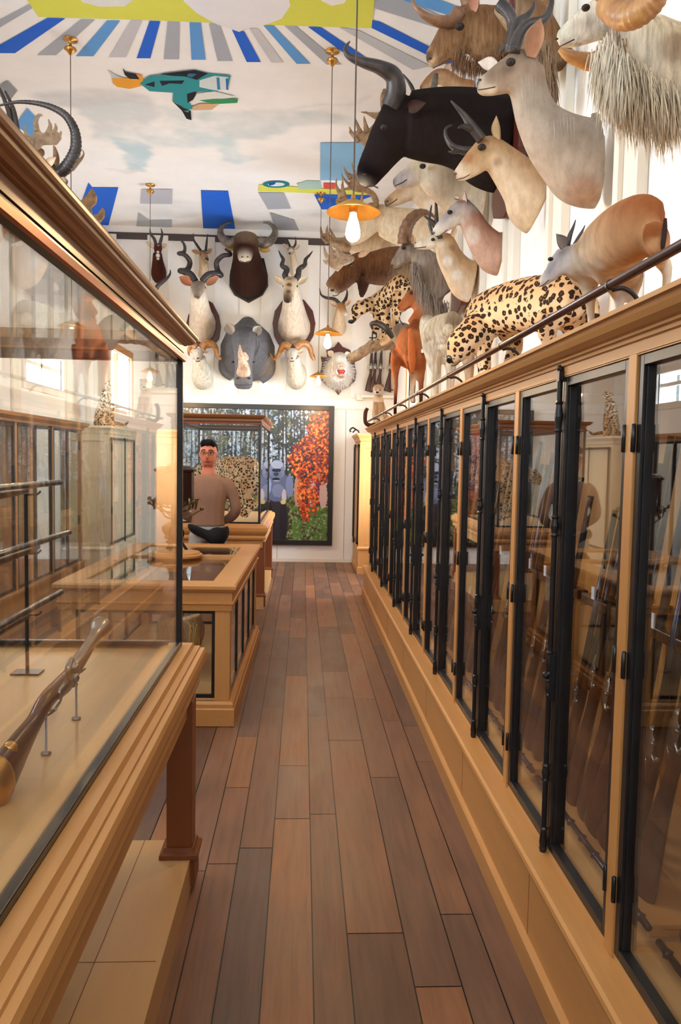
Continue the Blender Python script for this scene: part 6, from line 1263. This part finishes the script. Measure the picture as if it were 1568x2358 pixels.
bm = bmesh.new(); tube(bm, [(-.578, 2.0, 1.05, .012, .006), (-.575, 1.95, 1.048, .022, .008), (-.578, 1.88, 1.04, .012, .006)], k=3, seg=10, side=(1, 0, 0)); tube(bm, [(-.572, 1.95, 1.06, .008), (-.57, 1.93, 1.09, .009), (-.57, 1.955, 1.108, .006), (-.57, 1.97, 1.10, .004)], k=4, seg=10); ball(bm, (-.574, 2.0, 1.075), .012); ball(bm, (-.574, 1.99, 1.05), .014); tube(bm, [(-.574, 1.95, 1.04, .005), (-.572, 2.0, 1.03, .006)], k=1, seg=8)
obj('flintlock', bm, 'steel', t, smooth=True)
bm = bmesh.new(); tube(bm, [(-.60, 1.98, 1.03, .004), (-.60, 1.96, 1.0, .004), (-.60, 1.90, .995, .004), (-.60, 1.86, 1.015, .004)], k=5, seg=8, side=(1, 0, 0)); obj('trigger_guard', bm, 'steel', t, smooth=True)
bm = bmesh.new(); tube(bm, [(-.61, 1.60, .952, .055, .029), (-.61, 1.565, .943, .050, .027), (-.61, 1.55, .938, .03, .018)], k=4, seg=14, side=(1, 0, 0)); ball(bm, (-.605, 1.635, 1.0), .016, 3); obj('butt_cap', bm, 'brass', t, smooth=True)
for yy, zt in ((2.10, 1.045), (1.85, 1.015)):
    q = thing('display_rod', 'thin steel rod under the blunderbuss %s' % ('barrel' if yy > 2 else 'stock'), 'rod', (-.60, yy, .906), 'rods holding the blunderbuss')
    bm = bmesh.new(); lathe(bm, [(.012, .9055), (.012, .910), (.0035, .912), (.0035, zt-.012)], (-.60, yy, 0), 14); tube(bm, [(-.625, yy, zt, .003), (-.60, yy, zt-.016, .003), (-.575, yy, zt, .003)], k=4, seg=6); obj('rod', bm, 'steel', q, smooth=True)
# trophy on the table case
t = thing('drum_ornament', 'dark round lantern like drum with metal brackets on a curved stem and round wooden foot', 'ornament', (-.95, 5.9, .866))
bx_, by_ = -.95, 5.9
bm = bmesh.new(); lathe(bm, [(.20, .866), (.205, .872), (.205, .884), (.19, .890), (.185, .90), (.12, .905), (.11, .915)], (bx_, by_, 0), 32); obj('round_foot', bm, 'oak_x', t, smooth=False)
bm = bmesh.new()
for a in (.3, 2.4, 4.5): tube(bm, [(bx_+.09*math.cos(a), by_+.09*math.sin(a), .91, .012), (bx_+.05*math.cos(a), by_+.05*math.sin(a), .98, .010), (bx_+.06*math.cos(a), by_+.06*math.sin(a), 1.05, .010), (bx_, by_, 1.12, .012)], k=5, seg=10)
lathe(bm, [(.02, 1.08), (.03, 1.12), (.015, 1.16), (.035, 1.2), (.02, 1.26)], (bx_, by_, 0), 16)
obj('stem', bm, 'iron', t, smooth=True)
bm = bmesh.new(); lathe(bm, [(.13, 1.26), (.145, 1.265), (.14, 1.29), (.14, 1.50), (.155, 1.505), (.155, 1.52), (.12, 1.545), (.05, 1.555), (.04, 1.56)], (bx_, by_, 0), 16); obj('drum', bm, plain('dark lacquer', (44, 26, 24), .25), t)
bm = bmesh.new(); rg = random.Random(2)
for i in range(9):
    a = i*2*PI/9; r1, r2 = .15, .22; z = 1.20+.04*(i % 3)
    tube(bm, [(bx_+.02*math.cos(a), by_+.02*math.sin(a), z-.05, .006), (bx_+r1*.7*math.cos(a), by_+r1*.7*math.sin(a), z-.03, .007), (bx_+r2*.9*math.cos(a+.2), by_+r2*.9*math.sin(a+.2), z+.02, .006)], k=4, seg=8)
    ball(bm, (bx_+r2*.9*math.cos(a+.2), by_+r2*.9*math.sin(a+.2), z+.025), .016, 2); tube(bm, [(bx_+.15*math.cos(a), by_+.15*math.sin(a), 1.22, .007), (bx_+.16*math.cos(a), by_+.16*math.sin(a), 1.28, .010), (bx_+.15*math.cos(a), by_+.15*math.sin(a), 1.31, .003)], k=3, seg=8)
obj('metal_brackets', bm, plain('old pewter', (120, 96, 64), .3, .8), t, smooth=True)
# fur trophy and cushions inside the table case
c = Ctx('P', 5.1, PR)
t = thing('fur_hide', 'golden brown fur tuft hanging inside the table showcase', 'fur', (-.98, 5.3, .166))
fur_body('hide', [[(432, 1420, 0, 30, 26, 'fawn'), (440, 1450, 0, 32, 26, 'tan'), (446, 1475, 0, 24, 20, 'rust'), (452, 1492, 0, 10, 10, 'dark')], [(400, 1422, .1, 24, 20, 'fawn'), (380, 1440, .1, 20, 16, 'tan'), (366, 1450, .1, 10, 8, 'cream')]], c, 'shag', t, .010)
fringe(t, c, [(368, 1436, 0), (410, 1425, 0), (445, 1430, 0), (455, 1460, 0)], 220, .12, .005, (206, 164, 98), (.1, -.1, -1), seed=21, dspread=.08)
bm = bmesh.new(); lathe(bm, [(.05, .166), (.05, .172), (.006, .175), (.006, .52)], (c.p(440, 1450).x, 5.12, 0), 12); obj('support_rod', bm, 'steel', t)
t = thing('display_books', 'dark brown carved block lying under the glass of the table case', 'relic', (-.95, 5.5, .60))
M['relic'] = plain('dark carved wood', (84, 54, 36), .5, 0, .3, 12, bmp=.5)
bm = bmesh.new(); lathe(bm, [(.05, .166), (.05, .18), (.012, .19), (.012, .56)], (-.9, 5.3, 0), 10); lathe(bm, [(.05, .166), (.05, .18), (.012, .19), (.012, .56)], (-.9, 6.3, 0), 10); obj('support_rod', bm, 'steel', t)
bm = bmesh.new()
for (x, y, a, b_) in ((-.9, 5.35, .30, .26), (-.85, 6.3, .30, .26)): ball(bm, (x, y, .62), 1, 3, (a, b_, .07))
obj('carved_block', bm, 'relic', t, smooth=True)
# small iron trophy on the far pier
t = thing('small_ornament', 'little dark curled ornament on top of the far right cabinet pier', 'ornament', at(816, 985, 11.4))
bm = bmesh.new(); tube(bm, [(*at(808, 995, 11.4), .012), (*at(806, 990, 11.4), .012), (*at(812, 985, 11.4), .012), (*at(818, 988, 11.4), .012), (*at(826, 993, 11.4), .01)], k=4, seg=8); tube(bm, [(*at(812, 996, 11.4), .01), (*at(818, 990, 11.4), .01)], k=1, seg=8); tube(bm, [(*at(826, 993, 11.4), .01), (*at(826, 997, 11.4), .01)], k=1, seg=8); obj('curl', bm, 'iron', t, smooth=True)
# ---------------------------------------------------------------- visitor
Y_ = 7.2; X_ = -.86
t = thing('person', 'man with short dark hair and glasses in a taupe shirt, arms behind his back', 'person', (X_, Y_, 0))
def body_part(name, lofts, mat, vox=.008, colfn=None, smooth=4, seg=14):
    """lofts: lists of (x,y,z,ra(depth/up),rb(side X),colour)"""
    bm = bmesh.new(); smp = []
    for lf in lofts:
        sd = V((1, 0, 0))
        S = catmull([(X_+p[0], Y_+p[1], p[2], p[3], p[4], *lin(p[5])) for p in lf], 5)
        tube(bm, [tuple(s[:5]) for s in S], k=1, seg=seg, side=sd)
        for s in S: smp.append((*s[:3], (s[3]+s[4])/2, *s[5:8]))
    bmesh.ops.recalc_face_normals(bm, faces=bm.faces); me = bpy.data.meshes.new(name); bm.to_mesh(me); bm.free()
    tmp = bpy.data.objects.new('tmp', me); link(tmp); m = tmp.modifiers.new('r', 'REMESH'); m.mode = 'VOXEL'; m.voxel_size = vox
    s_ = tmp.modifiers.new('s', 'SMOOTH'); s_.iterations = smooth
    dg = bpy.context.evaluated_depsgraph_get(); dg.update(); me2 = bpy.data.meshes.new_from_object(tmp.evaluated_get(dg)); bpy.data.objects.remove(tmp); me2.name = name
    n = len(me2.vertices); co = np.empty(n*3); me2.vertices.foreach_get('co', co); co = co.reshape(-1, 3); A = np.array(smp)
    D = np.linalg.norm(co[:, None]-A[None, :, :3], axis=2)/A[None, :, 3]; w_ = (D+.1)**-7; w_ /= w_.sum(1, keepdims=True)
    ca = me2.color_attributes.new('Col', 'FLOAT_COLOR', 'POINT'); cc = np.ones((n, 4)); cc[:, :3] = w_@A[:, 4:7]; ca.data.foreach_set('color', cc.ravel())
    return mobj(name, me2, mat, t, smooth=True)
SK = (206, 132, 104); SK2 = (190, 104, 84); SH = (146, 112, 92); JN = (176, 172, 166)
hd = [[(0, .02, 1.735, .05, .045, SK), (0, .015, 1.70, .088, .072, SK), (0, .005, 1.65, .096, .076, SK), (0, -.005, 1.60, .088, .069, SK), (0, -.015, 1.555, .072, .055, SK2), (0, -.03, 1.525, .045, .035, SK)],
      [(0, .03, 1.60, .06, .056, SK), (0, .025, 1.52, .056, .057, SK), (0, .02, 1.46, .06, .07, SK), (0, .02, 1.40, .05, .07, SK)],
      [(0, -.088, 1.655, .012, .010, SK), (0, -.104, 1.63, .014, .012, SK2), (0, -.112, 1.612, .016, .017, SK2), (0, -.09, 1.600, .010, .012, SK)],
      [(-.022, -.082, 1.577, .010, .006, (168, 76, 70)), (0, -.092, 1.578, .012, .008, (168, 76, 70)), (.022, -.082, 1.577, .010, .006, (168, 76, 70))],
      [(-.06, -.06, 1.672, .010, .012, SK), (0, -.088, 1.672, .012, .02, SK), (.06, -.06, 1.672, .010, .012, SK)]]
for s in (-1, 1):
    hd.append([(s*.074, .015, 1.66, .02, .007, SK2), (s*.082, .022, 1.64, .024, .008, SK2), (s*.078, .015, 1.61, .014, .006, SK2)])
    # forearms and hands folded behind the back, continuous with the arms
    hd.append([(s*.248, .05, 1.14, .034, .034, SK), (s*.198, .122, 1.06, .028, .028, SK), (s*.11, .177, 1.015, .024, .026, SK), (s*.06, .192, 1.0, .020, .024, SK), (s*.03, .20, .99, .018, .04, SK)])
    for i in range(4): hd.append([(s*.03, .205, 1.015-i*.018, .008, .009, SK), (-s*.02, .215, 1.01-i*.018, .008, .009, SK), (-s*(.055-.006*abs(i-1)), .205, .998-i*.018, .007, .007, SK)])
    hd.append([(s*.05, .19, 1.01, .011, .011, SK), (s*.03, .20, 1.035, .010, .010, SK), (s*.005, .205, 1.045, .008, .008, SK)])
    hd.append([(s*.07, .0, .90, .06, .06, SK), (s*.098, -.005, .5, .045, .048, SK), (s*.10, .01, .12, .038, .04, SK), (s*.10, -.02, .06, .04, .04, SK)])
hd.append([(0, .02, 1.41, .05, .09, SK), (0, .02, 1.25, .08, .12, SK), (0, .02, 1.05, .07, .10, SK), (0, .01, .92, .08, .11, SK)])
for s in (-1, 1): hd.append([(s*.12, .02, 1.36, .035, .04, SK), (s*.205, .03, 1.27, .034, .034, SK), (s*.248, .05, 1.14, .034, .034, SK)])
body_part('body', hd, 'skin', .007)
sh = [[(0, .02, 1.455, .058, .085, SH), (0, .02, 1.435, .078, .125, SH), (0, .015, 1.39, .108, .172, SH), (0, .01, 1.28, .125, .175, SH), (0, .01, 1.16, .118, .155, SH), (0, .01, 1.06, .118, .150, SH), (0, .01, .985, .122, .158, SH)]]
for s in (-1, 1): sh.append([(s*.13, .02, 1.395, .06, .06, SH), (s*.188, .025, 1.345, .064, .060, SH), (s*.225, .035, 1.26, .058, .052, SH), (s*.25, .05, 1.14, .054, .050, SH), (s*.20, .12, 1.06, .045, .047, SH), (s*.11, .175, 1.015, .036, .040, SH)])
body_part('shirt', sh, 'cloth', .009)
jn = [[(0, .01, 1.0, .115, .150, JN), (0, .015, .93, .125, .165, JN), (0, .02, .86, .115, .16, JN)]]
for s in (-1, 1): jn.append([(s*.085, .01, .9, .10, .09, JN), (s*.095, 0, .7, .085, .085, JN), (s*.10, -.005, .48, .066, .068, JN), (s*.10, .005, .25, .058, .06, JN), (s*.10, .0, .07, .06, .062, JN)])
body_part('trousers', jn, 'cloth', .009)
for s in (-1, 1):
    sv = t; body_part('shoe', [[(s*.10, .06, .05, .045, .045, (50, 44, 42)), (s*.10, -.02, .05, .045, .048, (50, 44, 42)), (s*.105, -.14, .035, .034, .046, (50, 44, 42)), (s*.105, -.18, .03, .025, .035, (50, 44, 42))]], 'cloth', .009)
rgh = (24, 18, 18)
body_part('hair', [[(0, .03, 1.762, .045, .045, rgh), (0, .024, 1.744, .080, .066, rgh), (0, .030, 1.722, .090, .077, rgh), (0, .048, 1.69, .078, .080, rgh), (0, .055, 1.64, .070, .079, rgh), (0, .06, 1.58, .045, .055, rgh)], [(-.058, -.03, 1.725, .03, .024, rgh), (0, -.058, 1.745, .028, .05, rgh), (.058, -.03, 1.725, .03, .024, rgh)]], 'cloth', .007)
for s in (-1, 1):
    bm = bmesh.new(); ball(bm, (X_+s*.031, Y_-.083, 1.650), .0075, 2); obj('eye', bm, 'glassy', t, smooth=True)
    bm = bmesh.new(); tube(bm, [(X_+s*.012, Y_-.098, 1.674, .004), (X_+s*.033, Y_-.096, 1.680, .005), (X_+s*.054, Y_-.08, 1.672, .003)], k=3, seg=6); obj('eyebrow', bm, 'mouthline', t)
bm = bmesh.new()
for s in (-1, 1):
    P = [(X_+s*.033+.024*math.cos(a), Y_-.108+.012*abs(math.cos(a))*(1 if s*math.cos(a) > 0 else 0), 1.648+.015*math.sin(a), .0018) for a in np.linspace(0, 2*PI, 17)]; tube(bm, P, k=1, seg=6); tube(bm, [(X_+s*.057, Y_-.10, 1.652, .0018), (X_+s*.078, Y_+.01, 1.655, .0018)], k=1, seg=6)
tube(bm, [(X_-.010, Y_-.110, 1.652, .0018), (X_+.010, Y_-.110, 1.652, .0018)], k=1, seg=6); obj('glasses', bm, 'iron', t)
BK = (22, 24, 30)
body_part('waist_bag', [[(-.17, -.02, .985, .022, .014, BK), (-.13, -.11, .97, .04, .022, BK), (-.05, -.15, .94, .065, .035, BK), (.04, -.155, .91, .085, .05, BK), (.12, -.12, .90, .088, .05, BK), (.17, -.04, .93, .06, .03, BK), (.175, .03, .96, .03, .012, BK)]], 'cloth', .008)
